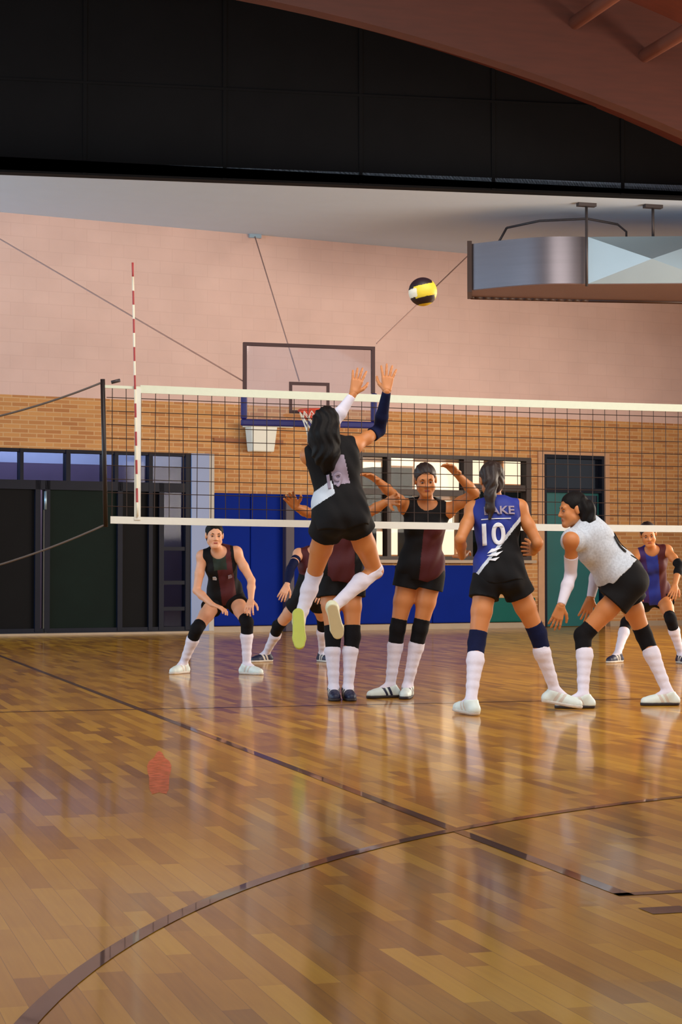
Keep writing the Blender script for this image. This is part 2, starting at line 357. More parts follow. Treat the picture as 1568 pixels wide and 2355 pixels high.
mb = MB(); wbox(mb, 1.0, 1.06, -4.5, -.25, 0, 3.8); struct(wallobj(mb, 'wall_between', M['roomdark']))
# pale pillar
mb = MB(); wbox(mb, uu(437), uu(478), 0, .06, 0, zG, 0); wbox(mb, uu(478), uu(490), 0, .05, 0, zG, 1)
struct(wallobj(mb, 'trim_2', [M['pillar'], M['pillar_edge']], bevel=.005))
# ---- wall pads
pz = Zw(1136, 600); xs_ = [490, 572, 655, 738, 820]
for i in range(4):
    mb = MB(); wbox(mb, uu(xs_[i])+.003, uu(xs_[i+1])-.003, .005, .07, .1, pz)
    o = wallobj(mb, 'wall_pad', M['bluepad'], bevel=.02)
    tag(o, ['tall blue wall pad next to the pale pillar', 'tall blue wall pad, second from the pale pillar', 'tall blue wall pad right of the brown post', 'tall blue wall pad touching the window frame'][i], 'wall pad', 'tall blue wall pads')
xs_ = [820, 905, 990, 1085]; pz2 = Zw(1300, 960)
for i in range(3):
    mb = MB(); wbox(mb, uu(xs_[i])+.003, uu(xs_[i+1])-.003, .005, .07, .1, pz2)
    o = wallobj(mb, 'wall_pad', M['bluepad'], bevel=.02)
    tag(o, ['low blue wall pad under the left end of the window', 'low blue wall pad under the middle of the window', 'low blue wall pad under the window beside the teal pad'][i], 'wall pad', 'low blue wall pads under the window')
mb = MB(); wbox(mb, uu(1088), uu(1226), .005, .07, .1, Zw(1375, 1150)); tag(wallobj(mb, 'wall_pad', M['tealpad'], bevel=.02), 'low teal green wall pad left of the teal door', 'wall pad')
# brown post before the pads
mb = MB(); wbox(mb, uu(645), uu(665), .075, .2, 0, Zw(1138, 655)); o = wallobj(mb, 'post', mat('brown_post', (58, 44, 60), .5, .2, 4), bevel=.01)
tag(o, 'dark brown upright post standing against the blue wall pads', 'post')
# ---- window
win = struct(bpy.data.objects.new('window_1', None)); C.objects.link(win); win.location = WC; win.rotation_euler = (0, 0, WROT)
mb = MB(); t = .06
wbox(mb, wu0, wu1, -.15, .04, wz1-t, wz1); wbox(mb, wu0, wu1, -.15, .04, wz0, wz0+t); wbox(mb, wu0, wu0+t, -.15, .04, wz0+t, wz1-t); wbox(mb, wu1-.10, wu1, -.15, .04, wz0+t, wz1-t)
for x, wd in ((893, 9), (1075, 20)): wbox(mb, uu(x-wd/2), uu(x+wd/2), -.14, .03, wz0+t, wz1-t)
z = Zw(1131, 900); wbox(mb, wu0+t, uu(1066), -.13, .02, z-.05, z+.05)
z = Zw(1122, 1150); wbox(mb, uu(1085), wu1-.1, -.13, .02, z-.05, z+.05)
mb.build('window_frame', M['brownframe'], win)
mb = MB(); wbox(mb, wu0-.05, wu1+.05, .04, .12, wz0-.05, wz0); mb.build('window_sill', M['beige'], win)
for a, b in ((wu0+t, uu(888)), (uu(898), uu(1065)), (uu(1085), wu1-.1)):
    mb = MB(); wbox(mb, a, b, -.08, -.07, wz0+t, wz1-t); mb.build('pane', M['glass'], win)
# room behind the window with its own bright windows
RB = -3.0
mb = MB(); wbox(mb, 1.06, 8.5, RB-.1, RB, 0, 4.0); wbox(mb, 8.5, 8.6, RB, -.25, 0, 4.0); struct(wallobj(mb, 'wall_room', M['roomwall']))
mb = MB(); wbox(mb, 1.06, 8.6, RB, -.25, 3.9, 4.0); struct(wallobj(mb, 'ceiling_room', M['ceil']))
rw = struct(bpy.data.objects.new('window_2', None)); C.objects.link(rw); rw.location = WC; rw.rotation_euler = (0, 0, WROT)
def rbox(mb, x0, x1, y0, y1, n0, n1):
    a, zt = onwall(x0, y0, n1); b, zb = onwall(x1, y1, n1); wbox(mb, a, b, n0, n1, zb, zt)
for r in [(836, 876, 1062, 1116), (897, 950, 1050, 1072), (955, 1055, 1062, 1130), (1086, 1112, 1052, 1112), (1160, 1206, 1056, 1114), (846, 890, 1222, 1276), (900, 936, 1214, 1276), (1018, 1044, 1150, 1276), (1052, 1074, 1240, 1284)]:
    mb = MB(); rbox(mb, *r, RB+.02, RB+.05); mb.build('bright_pane', M['pane'], rw)
for k, (r, nm, lb) in enumerate([((856, 948, 1074, 1215), 'cabinet', 'dark cabinet standing in the room behind the window'), ((958, 1015, 1142, 1215), 'counter', 'dark counter in the room behind the left window pane'), ((1086, 1212, 1130, 1290), 'display_board', 'dark green board standing in the room behind the right window pane')]):
    mb = MB(); rbox(mb, *r, RB+.35, RB+.75); m_ = M['darkgreen'] if k == 2 else M['roomdark']
    a, b, c_, d_ = onwall(r[0], r[3], RB+.75)[0], onwall(r[1], r[3], RB+.75)[0], onwall(r[0], r[3], RB+.75)[1], 0
    wbox(mb, a+.05, a+.11, RB+.4, RB+.7, 0, c_); wbox(mb, b-.11, b-.05, RB+.4, RB+.7, 0, c_)
    tag(wallobj(mb, nm, m_), lb, nm.replace('_', ' '))
# ---- teal door
dr = struct(bpy.data.objects.new('door_2', None)); C.objects.link(dr); dr.location = WC; dr.rotation_euler = (0, 0, WROT)
mb = MB(); zt = Zw(1128, 1320)
wbox(mb, du0, du0+.05, -.2, .03, 0, dz1); wbox(mb, du1-.05, du1, -.2, .03, 0, dz1); wbox(mb, du0+.05, du1-.05, -.2, .03, dz1-.06, dz1); wbox(mb, du0+.05, du1-.05, -.2, .02, zt-.04, zt+.04)
mb.build('door_frame', M['frame'], dr)
mb = MB(); wbox(mb, du0+.05, du1-.05, -.12, -.08, zt+.04, dz1-.06); mb.build('transom_pane', M['navyglass'], dr)
mb = MB(); wbox(mb, du0+.05, du1-.05, -.14, -.08, .01, zt-.04); leaf = mb.build('door_leaf', M['teal'], dr)
mb = MB(); wbox(mb, uu(1330), du1-.09, -.08, -.06, Zw(1196, 1320), zt-.08); mb.build('door_window', M['navyglass'], leaf)
mb = MB(); mb.tube([(uu(1372), .02, 1.0), (uu(1372), .02, 1.15)], .015, 8); wbox(mb, uu(1371), uu(1373), -.08, -.02, 1.06, 1.09); mb.build('door_handle', M['steel'], leaf)
# beige strip beside door
mb = MB(); wbox(mb, uu(1236), uu(1250), 0, .03, 0, dz1+.05); wbox(mb, uu(1388), uu(1400), 0, .03, 0, dz1+.05); wbox(mb, uu(1250), uu(1388), 0, .03, dz1, dz1+.06); struct(wallobj(mb, 'trim_3', mat('pale_door_surround', (196, 152, 116), .7)))

# ---- small white flood lamp on a brown bar on the brick
pL = W(uu(590), 0, Zw(1012, 590)); lam = E_('wall_lamp', tuple(W(uu(590), 0, Zw(1012, 590))), 'small white box lamp on the brick wall below the backboard corner', 'lamp'); lam.rotation_euler = (0, 0, WROT)
mb = MB(); a, b = .23, .19
mb.add([(-a, -.30, .20), (a, -.30, .20), (a, -.04, .20), (-a, -.04, .20), (-b, -.26, -.20), (b, -.26, -.20), (b, -.05, -.20), (-b, -.05, -.20)], [(0, 1, 2, 3), (7, 6, 5, 4), (0, 4, 5, 1), (1, 5, 6, 2), (2, 6, 7, 3), (3, 7, 4, 0)])
mb.build('housing', M['lampwhite'], lam, bevel=.02)
mb = MB(); mb.box((-.26, -.32, .19), (.30, -.02, .25)); mb.box((.30, -.2, .20), (.55, -.05, .25)); mb.build('hood', M['lampwhite'], lam, bevel=.01)
mb = MB(); mb.box((-.75, -.04, -.06), (.45, 0, .01)); mb.build('mounting_bar', mat('brown_bar', (150, 92, 52), .6), lam)

# ------------------------------------------------------------------ backboard
BBY = 24.9
c0, c1, c2, c3 = atY(562, 789, BBY), atY(860, 796, BBY), atY(862, 976, BBY), atY(556, 972, BBY)
bx0, bx1 = (c0[0]+c3[0])/2, (c1[0]+c2[0])/2; bz1 = (c0[2]+c1[2])/2; bz0 = (c2[2]+c3[2])/2
bb = E_('basketball_backboard', ((bx0+bx1)/2, BBY, bz0), 'transparent basketball backboard with dark rim and blue padded lower edge, held by wires', 'backboard')
o0 = ((bx0+bx1)/2, BBY, bz0)
mb = MB(o0); mb.box((bx0, BBY-.01, bz0), (bx1, BBY+.01, bz1)); mb.build('board', M['acrylic'], bb)
mb = MB(o0); e = .045
zpad = atY(860, 905, BBY)[2]
mb.box((bx0, BBY-.03, bz1-e), (bx1, BBY+.03, bz1)); mb.box((bx0, BBY-.03, zpad), (bx0+e, BBY+.03, bz1-e)); mb.box((bx1-e, BBY-.03, zpad), (bx1, BBY+.03, bz1-e)); mb.build('frame', M['bbframe'], bb)
mb = MB(o0); e2 = .085
mb.box((bx0-.03, BBY-.05, bz0-.05), (bx1+.03, BBY+.04, bz0+.04)); mb.box((bx0-.03, BBY-.05, bz0+.04), (bx0+.05, BBY+.04, zpad)); mb.box((bx1-.05, BBY-.05, bz0+.04), (bx1+.03, BBY+.04, zpad)); mb.build('edge_padding', M['bbpad'], bb, bevel=.02)
q0, q1 = atY(664, 878, BBY), atY(757, 953, BBY)
mb = MB(o0); z0, z1, x0, x1 = q1[2], q0[2], q0[0], q1[0]; e = .045
for a, b in (((x0, z1-e), (x1, z1)), ((x0, z0), (x1, z0+e)), ((x0, z0+e), (x0+e, z1-e)), ((x1-e, z0+e), (x1, z1-e))): mb.box((a[0], BBY-.016, a[1]), (b[0], BBY-.011, b[1]))
mb.build('target_square', M['bbframe'], bb)
rc_ = np.array([(x0+x1)/2-.02, BBY-.40, atY(710, 944, BBY-.4)[2]])
hoop = MB(o0); hoop.tube([rc_+[.225*math.cos(t), .225*math.sin(t), 0] for t in np.linspace(0, 2*math.pi, 33)[:-1]], .018, 8, closed=True); hoop.box((rc_[0]-.08, BBY-.19, rc_[2]-.09), (rc_[0]+.08, BBY-.02, rc_[2]+.02))
hp = hoop.build('hoop', M['rim'], bb)
nt = MB(o0)
for k in range(12):
    for sgn in (1, -1):
        pts = []
        for j in range(6):
            r = .22-.11*min(1, j/3.5); t = 2*math.pi*(k+sgn*j*.5)/12; pts.append(rc_+[r*math.cos(t), r*math.sin(t), -.02-.08*j])
        nt.tube(pts, .006, 4)
nt.build('hoop_net', M['white'], hp)
for i, (a, b) in enumerate([(onwall(-60, 515), (565, 880)), (onwall(585, 541), (688, 876)), (onwall(1105, 560), (866, 790))]):
    p = W(a[0], 0, a[1]); q = atY(b[0], b[1], BBY+.03); mb = MB(o0); mb.tube([p, q], .010, 6); mb.build('stay_wire', M['wire'], bb)
p = W(onwall(585, 541)[0], 0, onwall(585, 541)[1]); mb = MB(o0); mb.box(p-[.1, .06, .05], p+[.1, .04, .05]); mb.build('wall_anchor', M['galvflat'], bb)

# ------------------------------------------------------------------ duct
dt = E_('ventilation_duct', (12.5, 26.5, 5.2), 'large rectangular galvanised ventilation duct hanging from the ceiling at right', 'duct'); do = (12.5, 26.5, 5.2)
DZ0, DZ1 = 5.17, 5.86
# plan path of the front face: flange, convex bend, straight
def fpt(x, D): p = atD(x, 655, D); return p[:2]
fr = [fpt(1082, 28.2)]
for k in range(13):
    x = 1092+(1352-1092)*k/12; fr.append(fpt(x, 28.15-.55*math.sin(math.pi*k/24*1.6)))
e0 = fpt(1352, 27.75); 
front = [fpt(1082, 28.3)]+[fpt(1090+262*k/14, 28.28-.62*math.sin(math.pi*(k/14)*.62)) for k in range(15)]
last = front[-1]; 
far = fpt(1720, 27.6); front2 = [last, far]
back = [fpt(1082, 28.95)]+[fpt(1090+262*k/14, 28.97+.3*(k/14)) for k in range(15)]; bfar = fpt(1720, 29.6)
mb = MB(do)
vs = []; N = len(front)
for p, q in zip(front, back): vs += [(p[0], p[1], DZ0), (p[0], p[1], DZ1), (q[0], q[1], DZ1), (q[0], q[1], DZ0)]
fs = []
for i in range(N-1):
    for a in range(4): fs.append((4*i+a, 4*i+(a+1) % 4, 4*i+4+(a+1) % 4, 4*i+4+a))
mb.add(vs, fs, 0, True); mb.build('duct_elbow', M['galv'], dt)
bpy.data.objects['duct_elbow'].modifiers.new('e', 'EDGE_SPLIT').split_angle = math.radians(40)
# straight section with cross-broken panel
mb = MB(do); bl = back[-1]
a, b = np.array([*last, 0]), np.array([*far, 0])
nn_ = np.cross((b-a)/np.linalg.norm(b-a), [0, 0, 1]); nn_ = nn_ if nn_@fw < 0 else -nn_
mid = (a+b)/2*0; L_ = np.linalg.norm(b-a); hd = (b-a)/L_
A0, A1 = a+[0, 0, DZ0], a+[0, 0, DZ1]
xm_ = a+hd*min(L_*.5, .92); B0, B1 = a+hd*1.9+[0, 0, DZ0], a+hd*1.9+[0, 0, DZ1]
cc = a+hd*.92+nn_*.09+[0, 0, (DZ0+DZ1)/2]
mb.add([A0, A1, B1, B0, cc], [(0, 1, 4), (1, 2, 4), (2, 3, 4), (3, 0, 4)], 0)
F0, F1 = b+[0, 0, DZ0], b+[0, 0, DZ1]; mb.add([B0, B1, F1, F0], [(0, 1, 2, 3)], 0)
K0, K1 = np.array([*bl, DZ0]), np.array([*bl, DZ1]); Q0, Q1 = np.array([*bfar, DZ0]), np.array([*bfar, DZ1])
mb.add([A1, F1, Q1, K1], [(0, 1, 2, 3)], 0); mb.add([K0, K1, Q1, Q0], [(0, 1, 2, 3)], 0); mb.add([F0, F1, Q1, Q0], [(0, 1, 2, 3)])
mb.build('duct_panel', M['galvflat'], dt)
mb = MB(do)
for z in (DZ0-.012,): 
    vs = [(p[0], p[1], z) for p in front]+[(*far, z), (*bfar, z)]+[(p[0], p[1], z) for p in back[::-1]]
    mb.add(vs+[(v[0], v[1], z+.01) for v in vs], [tuple(range(len(vs))), tuple(range(len(vs), 2*len(vs)))[::-1]]+[(i, (i+1) % len(vs), len(vs)+(i+1) % len(vs), len(vs)+i) for i in range(len(vs))])
mb.build('duct_underside', M['galvbot_reflection'], dt)
mb = MB(do)
p, q = np.array([*front[0], 0]), np.array([*back[0], 0]); pd = (q-p)/np.linalg.norm(q-p); hd0 = np.array([pd[1], -pd[0], 0])
def fbx(s0, s1, z0, z1, d0=-.05, d1=.02):
    mb.box((s0, d0, z0), (s1, d1, z1), 0, T=lambda a_, b_, c_: tuple(p+pd*a_-hd0*b_*(-1)+[0, 0, c_]))
LL = np.linalg.norm(q-p)
fbx(-.04, .03, DZ0-.04, DZ1+.04); fbx(LL-.03, LL+.04, DZ0-.04, DZ1+.04); fbx(.03, LL-.03, DZ0-.04, DZ0+.03); fbx(.03, LL-.03, DZ1-.03, DZ1+.04)
mb.build('duct_flange', M['ductedge'], dt)
mb = MB(do)
for (p_, q_) in zip(back[:-1], back[1:]): mb.tube([(*p_, DZ0-.02), (*q_, DZ0-.02)], .03, 6)
mb.tube([(*back[-1], DZ0-.02), (*bfar, DZ0-.02)], .03, 6); mb.build('bottom_rail', M['ductedge'], dt)
for x, D in ((1349, 27.62), (1502, 27.75)):
    p = atD(x, 655, D); mb = MB(do); zlow = DZ0-.05 if x < 1400 else DZ1
    mb.tube([(p[0], p[1], zlow), (p[0], p[1], CEIL)], .022, 8); mb.box((p[0]-.14, p[1]-.05, CEIL-.05), (p[0]+.14, p[1]+.05, CEIL)); mb.build('hanger_rod', M['steel'], dt)
mb = MB(do); mb.tube([atD(1165, 524, 28.6), atD(1240, 508, 28.4), atD(1350, 503, 28.1), atD(1420, 516, 28.3), atD(1440, 533, 28.4), (atD(1440, 560, 28.4)*[1, 1, 0]+[0, 0, DZ1])], .018, 6)
mb.tube([atD(1165, 524, 28.6), atD(1140, 560, 28.6)*[1, 1, 0]+[0, 0, DZ1]], .018, 6); mb.build('control_cable', M['steel'], dt)

# ------------------------------------------------------------------ volleyball net
NY = 12.95; NZ1 = 2.25; NZ0 = 1.31; NX0 = atY(238, 1000, NY)[0]; NX1 = 11.7; AX0 = atY(316, 1000, NY)[0]
vn = E_('volleyball_net', (AX0, NY, 0), 'volleyball net with white top and bottom tapes stretched across the hall', 'net'); vo = (AX0, NY, 0)
def sag(x): t = (x-NX0)/(NX1-NX0); return -.035*4*t*(1-t)
mb = MB(vo); X = NX0+.06; i = 0
while X < NX1-.05:
    j = .004*math.sin(i*1.7)
    mb.tube([(X+j, NY, NZ0+sag(X)), (X-j, NY, NZ1+sag(X)-.02)], .0028, 4, caps=False); X += .1; i += 1
xs = np.linspace(NX0+.02, NX1, 60)
for k in range(1, 10): mb.tube([(x, NY, NZ0+.0+.1*k*(NZ1-NZ0)/1.0+sag(x)) for x in xs], .0028, 4, caps=False)
mb.build('net_mesh', M['netcord'], vn)
def band(z0, z1, xa, xb, name, m, th=.006):
    mb = MB(vo); xx = np.linspace(xa, xb, 50); vs = []
    for x in xx: s = sag(x); vs += [(x, NY-th, z0+s), (x, NY-th, z1+s), (x, NY+th, z1+s), (x, NY+th, z0+s)]
    fs = [(4*i+a, 4*i+(a+1) % 4, 4*i+4+(a+1) % 4, 4*i+4+a) for i in range(49) for a in range(4)]+[(0, 1, 2, 3), (199, 198, 197, 196)]
    mb.add(vs, fs); return mb.build(name, m, vn)
band(NZ1-.055, NZ1, AX0+.02, NX1, 'top_tape', M['greenwhite'])
band(NZ1-.03, NZ1-.01, NX0, AX0+.02, 'top_tape', M['greenwhite'])
band(NZ0-.025, NZ0+.025, NX0+.05, NX1, 'bottom_tape', M['white'])
mb = MB(vo); mb.box((AX0-.022, NY-.012, NZ0), (AX0+.022, NY-.007, NZ1-.03)); mb.build('side_tape', M['white'], vn)
mb = MB(vo); p = atY(236, 872, NY); q = atY(243, 1212, NY); mb.tube([p, q], .016, 10); mb.build('side_rod', M['rod'], vn)
for a, b in (((236, 879), (-110, 980)), ((243, 1206), (-110, 1328))):
    mb = MB(vo); P_ = atY(*a, NY); Q_ = atY(*b, NY); mb.tube([P_+(Q_-P_)*t+np.array([0, 0, -.03*4*t*(1-t)]) for t in np.linspace(0, 1, 12)], .007, 6); mb.build('tension_cord', M['cord'], vn)
mb = MB(vo); p = atY(266, 877, NY); mb.tube([p-[.03, 0, .008], p+[.03, 0, .008]], .012, 8); mb.build('buckle', M['steel'], vn)
a0 = atY(316, 1188, NY-.02); a1 = atY(305, 604, NY-.02)
antR = MB(vo)
for k in range(18): antR.tube([a0+(a1-a0)*k/18, a0+(a1-a0)*(k+1)/18], .0075, 8, mi=k % 2, caps=(k in (0, 17)))
an = antR.build('antenna', [M['ballwhite'], M['red']], vn)
an_bm = bmesh.new(); an_bm.from_mesh(an.data); bmesh.ops.remove_doubles(an_bm, verts=an_bm.verts, dist=.0006); an_bm.to_mesh(an.data); an_bm.free()
# post that carries the cords, just outside the picture
pp = atY(-110, 980, NY); po = E_('net_post', (pp[0], NY, 0), 'grey steel post that the net cords are tied to at far left', 'post')
mb = MB((pp[0], NY, 0)); mb.tube([(pp[0], NY, 0), (pp[0], NY, 2.2)], .045, 16); mb.build('pole', M['steel'], po)
mb = MB((pp[0], NY, 0)); mb.tube([(pp[0], NY, 0), (pp[0], NY, .05)], .12, 20); mb.build('base', M['steel'], po)

# ------------------------------------------------------------------ ball
bp = atD(972, 671, 13.85); bo = E_('volleyball', tuple(bp), 'yellow white and dark volleyball flying above the net', 'ball')
bm = bmesh.new(); bmesh.ops.create_icosphere(bm, subdivisions=5, radius=.105)
me = bpy.data.meshes.new('ball')
Rb = Matrix.Rotation(math.radians(10), 3, 'Y')
for f in bm.faces:
    c = Rb @ f.calc_center_median().normalized()
    v = c @ Vector((rt[0], rt[1], 0)); h = c.z
    i = 0
    if abs(h-.05*v) < .42 and v > -.62: i = 1 if h < .20 else 1
    if abs(h-.05*v) < .30 and v <= -.45: i = 2
    if v > .74: i = 1
    if h < -.86: i = 1
    f.material_index = i; f.smooth = True
# seams
for v in bm.verts:
    h = (Rb @ v.co.normalized()).z
    g = min(abs(h-.42), abs(h+.42), abs(h-.14), abs(h+.14))
    v.co *= 1-.012*max(0, 1-g/.03)
bm.to_mesh(me); bm.free()
for m_ in (M['balldark'], M['yellow'], M['ballwhite']): me.materials.append(m_)
link('ball_cover', me, bo)
#@@HUMANS
# ------------------------------------------------------------------ figures: smooth implicit surfaces -> meshes
def nrm_(v): v = np.array(v, float); return v/np.linalg.norm(v)
def rcp(a, b, ra, rb, k=.02): return ('c', np.array(a, float), np.array(b, float), ra, rb, k)
def elp(c, r, A, k=.03): return ('e', np.array(c, float), np.array(r, float), np.array(A, float), 0, k)
def psdf(p, X, Y, Z):
    if p[0] == 'c':
        a, b, ra, rb = p[1:5]; ba = b-a; L = max(ba@ba, 1e-9)
        x, y, z = X-a[0], Y-a[1], Z-a[2]
        h = np.clip((x*ba[0]+y*ba[1]+z*ba[2])/L, 0, 1)
        return np.sqrt((x-h*ba[0])**2+(y-h*ba[1])**2+(z-h*ba[2])**2)-(ra+(rb-ra)*h)
    c, r, A = p[1:4]; x, y, z = X-c[0], Y-c[1], Z-c[2]
    q = [A[i][0]*x+A[i][1]*y+A[i][2]*z for i in range(3)]
    k0 = np.sqrt(sum((q[i]/r[i])**2 for i in range(3))); k1 = np.sqrt(sum((q[i]/r[i]**2)**2 for i in range(3)))+1e-9
    return k0*(k0-1)/k1
def smin(a, b, k):
    h = np.clip(.5+.5*(b-a)/k, 0, 1); return b*(1-h)+a*h-k*h*(1-h)
def pbox(p):
    if p[0] == 'c': r = max(p[3], p[4]); return np.minimum(p[1], p[2])-r, np.maximum(p[1], p[2])+r
    r = max(p[2]); return p[1]-r, p[1]+r
def field(prims, h, post=None, pad=.03):
    lo = np.min([pbox(p)[0] for p in prims], 0)-pad; hi = np.max([pbox(p)[1] for p in prims], 0)+pad
    ax = [np.arange(lo[i], hi[i]+h, h) for i in range(3)]
    D = np.full([len(a) for a in ax], .3, np.float32)
    for p in prims:
        a, b = pbox(p); mg = p[5]+.012
        s = [slice(max(0, int((a[i]-mg-lo[i])/h)), min(len(ax[i]), int((b[i]+mg-lo[i])/h)+2)) for i in range(3)]
        X = ax[0][s[0]][:, None, None]; Y = ax[1][s[1]][None, :, None]; Z = ax[2][s[2]][None, None, :]
        d = psdf(p, X, Y, Z); D[tuple(s)] = smin(D[tuple(s)], d, p[5])
    if post: D = post(ax[0][:, None, None], ax[1][None, :, None], ax[2][None, None, :], D)
    return lo, D
def evalp(prims, P):
    d = np.full(len(P), .3)
    for p in prims: d = smin(d, psdf(p, P[:, 0], P[:, 1], P[:, 2]), p[5])
    return d
def surfnet(lo, D, h):
    D = np.ascontiguousarray(D); D[0] = D[-1] = .1; D[:, 0] = D[:, -1] = .1; D[:, :, 0] = D[:, :, -1] = .1
    s = D < 0; nx, ny, nz = D.shape
    c = s[:-1, :-1, :-1].astype(np.int8)
    for i, j, k in ((1, 0, 0), (0, 1, 0), (0, 0, 1), (1, 1, 0), (1, 0, 1), (0, 1, 1), (1, 1, 1)): c = c+s[i:nx-1+i, j:ny-1+j, k:nz-1+k]
    act = np.argwhere((c > 0) & (c < 8)); idx = -np.ones(c.shape, np.int64); idx[tuple(act.T)] = np.arange(len(act))
    acc = np.zeros((len(act), 3)); cnt = np.zeros(len(act))
    cor = [(i, j, k) for i in (0, 1) for j in (0, 1) for k in (0, 1)]
    val = {q: D[act[:, 0]+q[0], act[:, 1]+q[1], act[:, 2]+q[2]] for q in cor}
    for q in cor:
        for a in range(3):
            if q[a]: continue
            q2 = list(q); q2[a] = 1; q2 = tuple(q2); A, B = val[q], val[q2]; m = (A < 0) != (B < 0)
            t = np.where(m, A/(A-B+1e-12), 0); p = np.zeros((len(act), 3)); p[:] = q; p[:, a] = t
            acc[m] += p[m]; cnt[m] += 1
    V = lo+(act+acc/cnt[:, None])*h
    F = []
    for a in range(3):
        b, c_ = (a+1) % 3, (a+2) % 3
        sl0 = [slice(None)]*3; sl1 = [slice(None)]*3; sl0[a] = slice(0, -1); sl1[a] = slice(1, None)
        e = s[tuple(sl0)] != s[tuple(sl1)]; E = np.argwhere(e)
        ok = (E[:, b] > 0) & (E[:, c_] > 0) & (E[:, b] < D.shape[b]-1) & (E[:, c_] < D.shape[c_]-1); E = E[ok]
        inside = s[tuple(E.T)]
        def cell(db, dc): q = E.copy(); q[:, b] -= db; q[:, c_] -= dc; return idx[tuple(q.T)]
        Q = np.stack([cell(1, 1), cell(0, 1), cell(0, 0), cell(1, 0)], 1); Q[~inside] = Q[~inside][:, ::-1]; F.append(Q)
    F = np.concatenate(F); return V, F[(F >= 0).all(1)]
def mkmesh(name, parts, mats, parent, off, matfn=None, smooth=True, label=None):
    Vs, Fs, b = [], [], 0
    for V, F in parts: Vs.append(V); Fs.append(F+b); b += len(V)
    V = np.concatenate(Vs); F = np.concatenate(Fs); me = bpy.data.meshes.new(name)
    me.vertices.add(len(V)); me.vertices.foreach_set('co', (V-np.array(off)).astype(np.float32).ravel())
    me.loops.add(F.size); me.loops.foreach_set('vertex_index', F.ravel().astype(np.int32))
    me.polygons.add(len(F)); me.polygons.foreach_set('loop_start', np.arange(0, F.size, 4, dtype=np.int32)); me.polygons.foreach_set('loop_total', np.full(len(F), 4, np.int32))
    for m in (mats if isinstance(mats, (list, tuple)) else [mats]): me.materials.append(m)
    if matfn is not None: me.polygons.foreach_set('material_index', matfn(V[F].mean(1)).astype(np.int32))
    me.polygons.foreach_set('use_smooth', np.full(len(F), smooth)); me.update(); me.validate()
    o = link(name, me, parent)
    if label: o['label'] = label
    return o
def blob(name, prims, h, m, parent, off, post=None, matfn=None, label=None, pad=.03):
    lo, D = field(prims, h, post, pad); return mkmesh(name, [surfnet(lo, D, h)], m, parent, off, matfn, label=label)

def skinmat(name, rgb): 
    m = mat(name, rgb, .5, .07, 14, bump=.03, bscale=200); m.node_tree.nodes['Principled BSDF'].inputs['Subsurface Weight'].default_value = .08
    m.node_tree.nodes['Principled BSDF'].inputs['Subsurface Radius'].default_value = (.02, .008, .004); return m
HM = dict(
 skin=skinmat('skin_tan', (200, 130, 76)), skinpale=skinmat('skin_pale', (224, 166, 130)),
 hair=mat('dark_hair', (14, 12, 13), .65, .35, 30, spec=.2, bump=.3, bscale=90, stretch=(1, 1, .15)), hairb=mat('brown_hair', (36, 22, 18), .55, .35, 30, bump=.3, bscale=90, stretch=(1, 1, .15)),
 black=mat('black_jersey', (15, 15, 18), .8, .2, 12, bump=.1, bscale=40, spec=.25), maroon=mat('maroon_jersey', (74, 16, 24), .75, .15, 12, bump=.1, bscale=40),
 blue=mat('blue_jersey', (22, 44, 142), .65, .12, 12, bump=.1, bscale=40), white=mat('white_jersey', (206, 216, 228), .7, .08, 24, bump=.1, bscale=40),
 grey=mat('silver_jersey', (150, 138, 158), .6, .15, 20, bump=.1, bscale=40), purple=mat('purple_jersey', (58, 30, 98), .7, .12, 12), dgreen=mat('dark_green_cloth', (22, 40, 30), .7, .15, 12),
 shorts=mat('black_shorts', (13, 13, 16), .8, .2, 14, spec=.25, bump=.1, bscale=40), pad=mat('black_knee_pad', (16, 15, 18), .85, .25, 30, spec=.2, bump=.2, bscale=80), navy=mat('navy_knee_pad', (14, 22, 58), .85, .2, 30, spec=.2, bump=.2, bscale=80),
 sock=mat('white_sock', (226, 222, 236), .8, .05, 30, bump=.15, bscale=60), shoe=mat('white_shoe', (218, 232, 228), .5, .06, 18), shoenavy=mat('navy_shoe', (26, 32, 62), .5, .25, 24), shoecream=mat('cream_shoe', (220, 222, 190), .5, .06, 18),
 soleg=mat('lime_sole', (186, 196, 84), .55, .08, 20), sole=mat('pale_sole', (206, 200, 190), .6, .08, 20), soled=mat('dark_sole', (40, 34, 38), .6, .1, 20),
 eyewhite=mat('eye_white', (150, 124, 112), .3, .05, 200), eye=mat('eye', (40, 30, 26), .2, .3, 200), lips=mat('lips', (168, 84, 74), .45, .05, 40), num=mat('white_print', (232, 236, 244), .6, .03, 40), pattern=mat('speckled_print', (150, 164, 182), .7, .45, 55),
)
HM['pattern'] = mat('speckled_white', (196, 206, 218), .7, .38, 70)

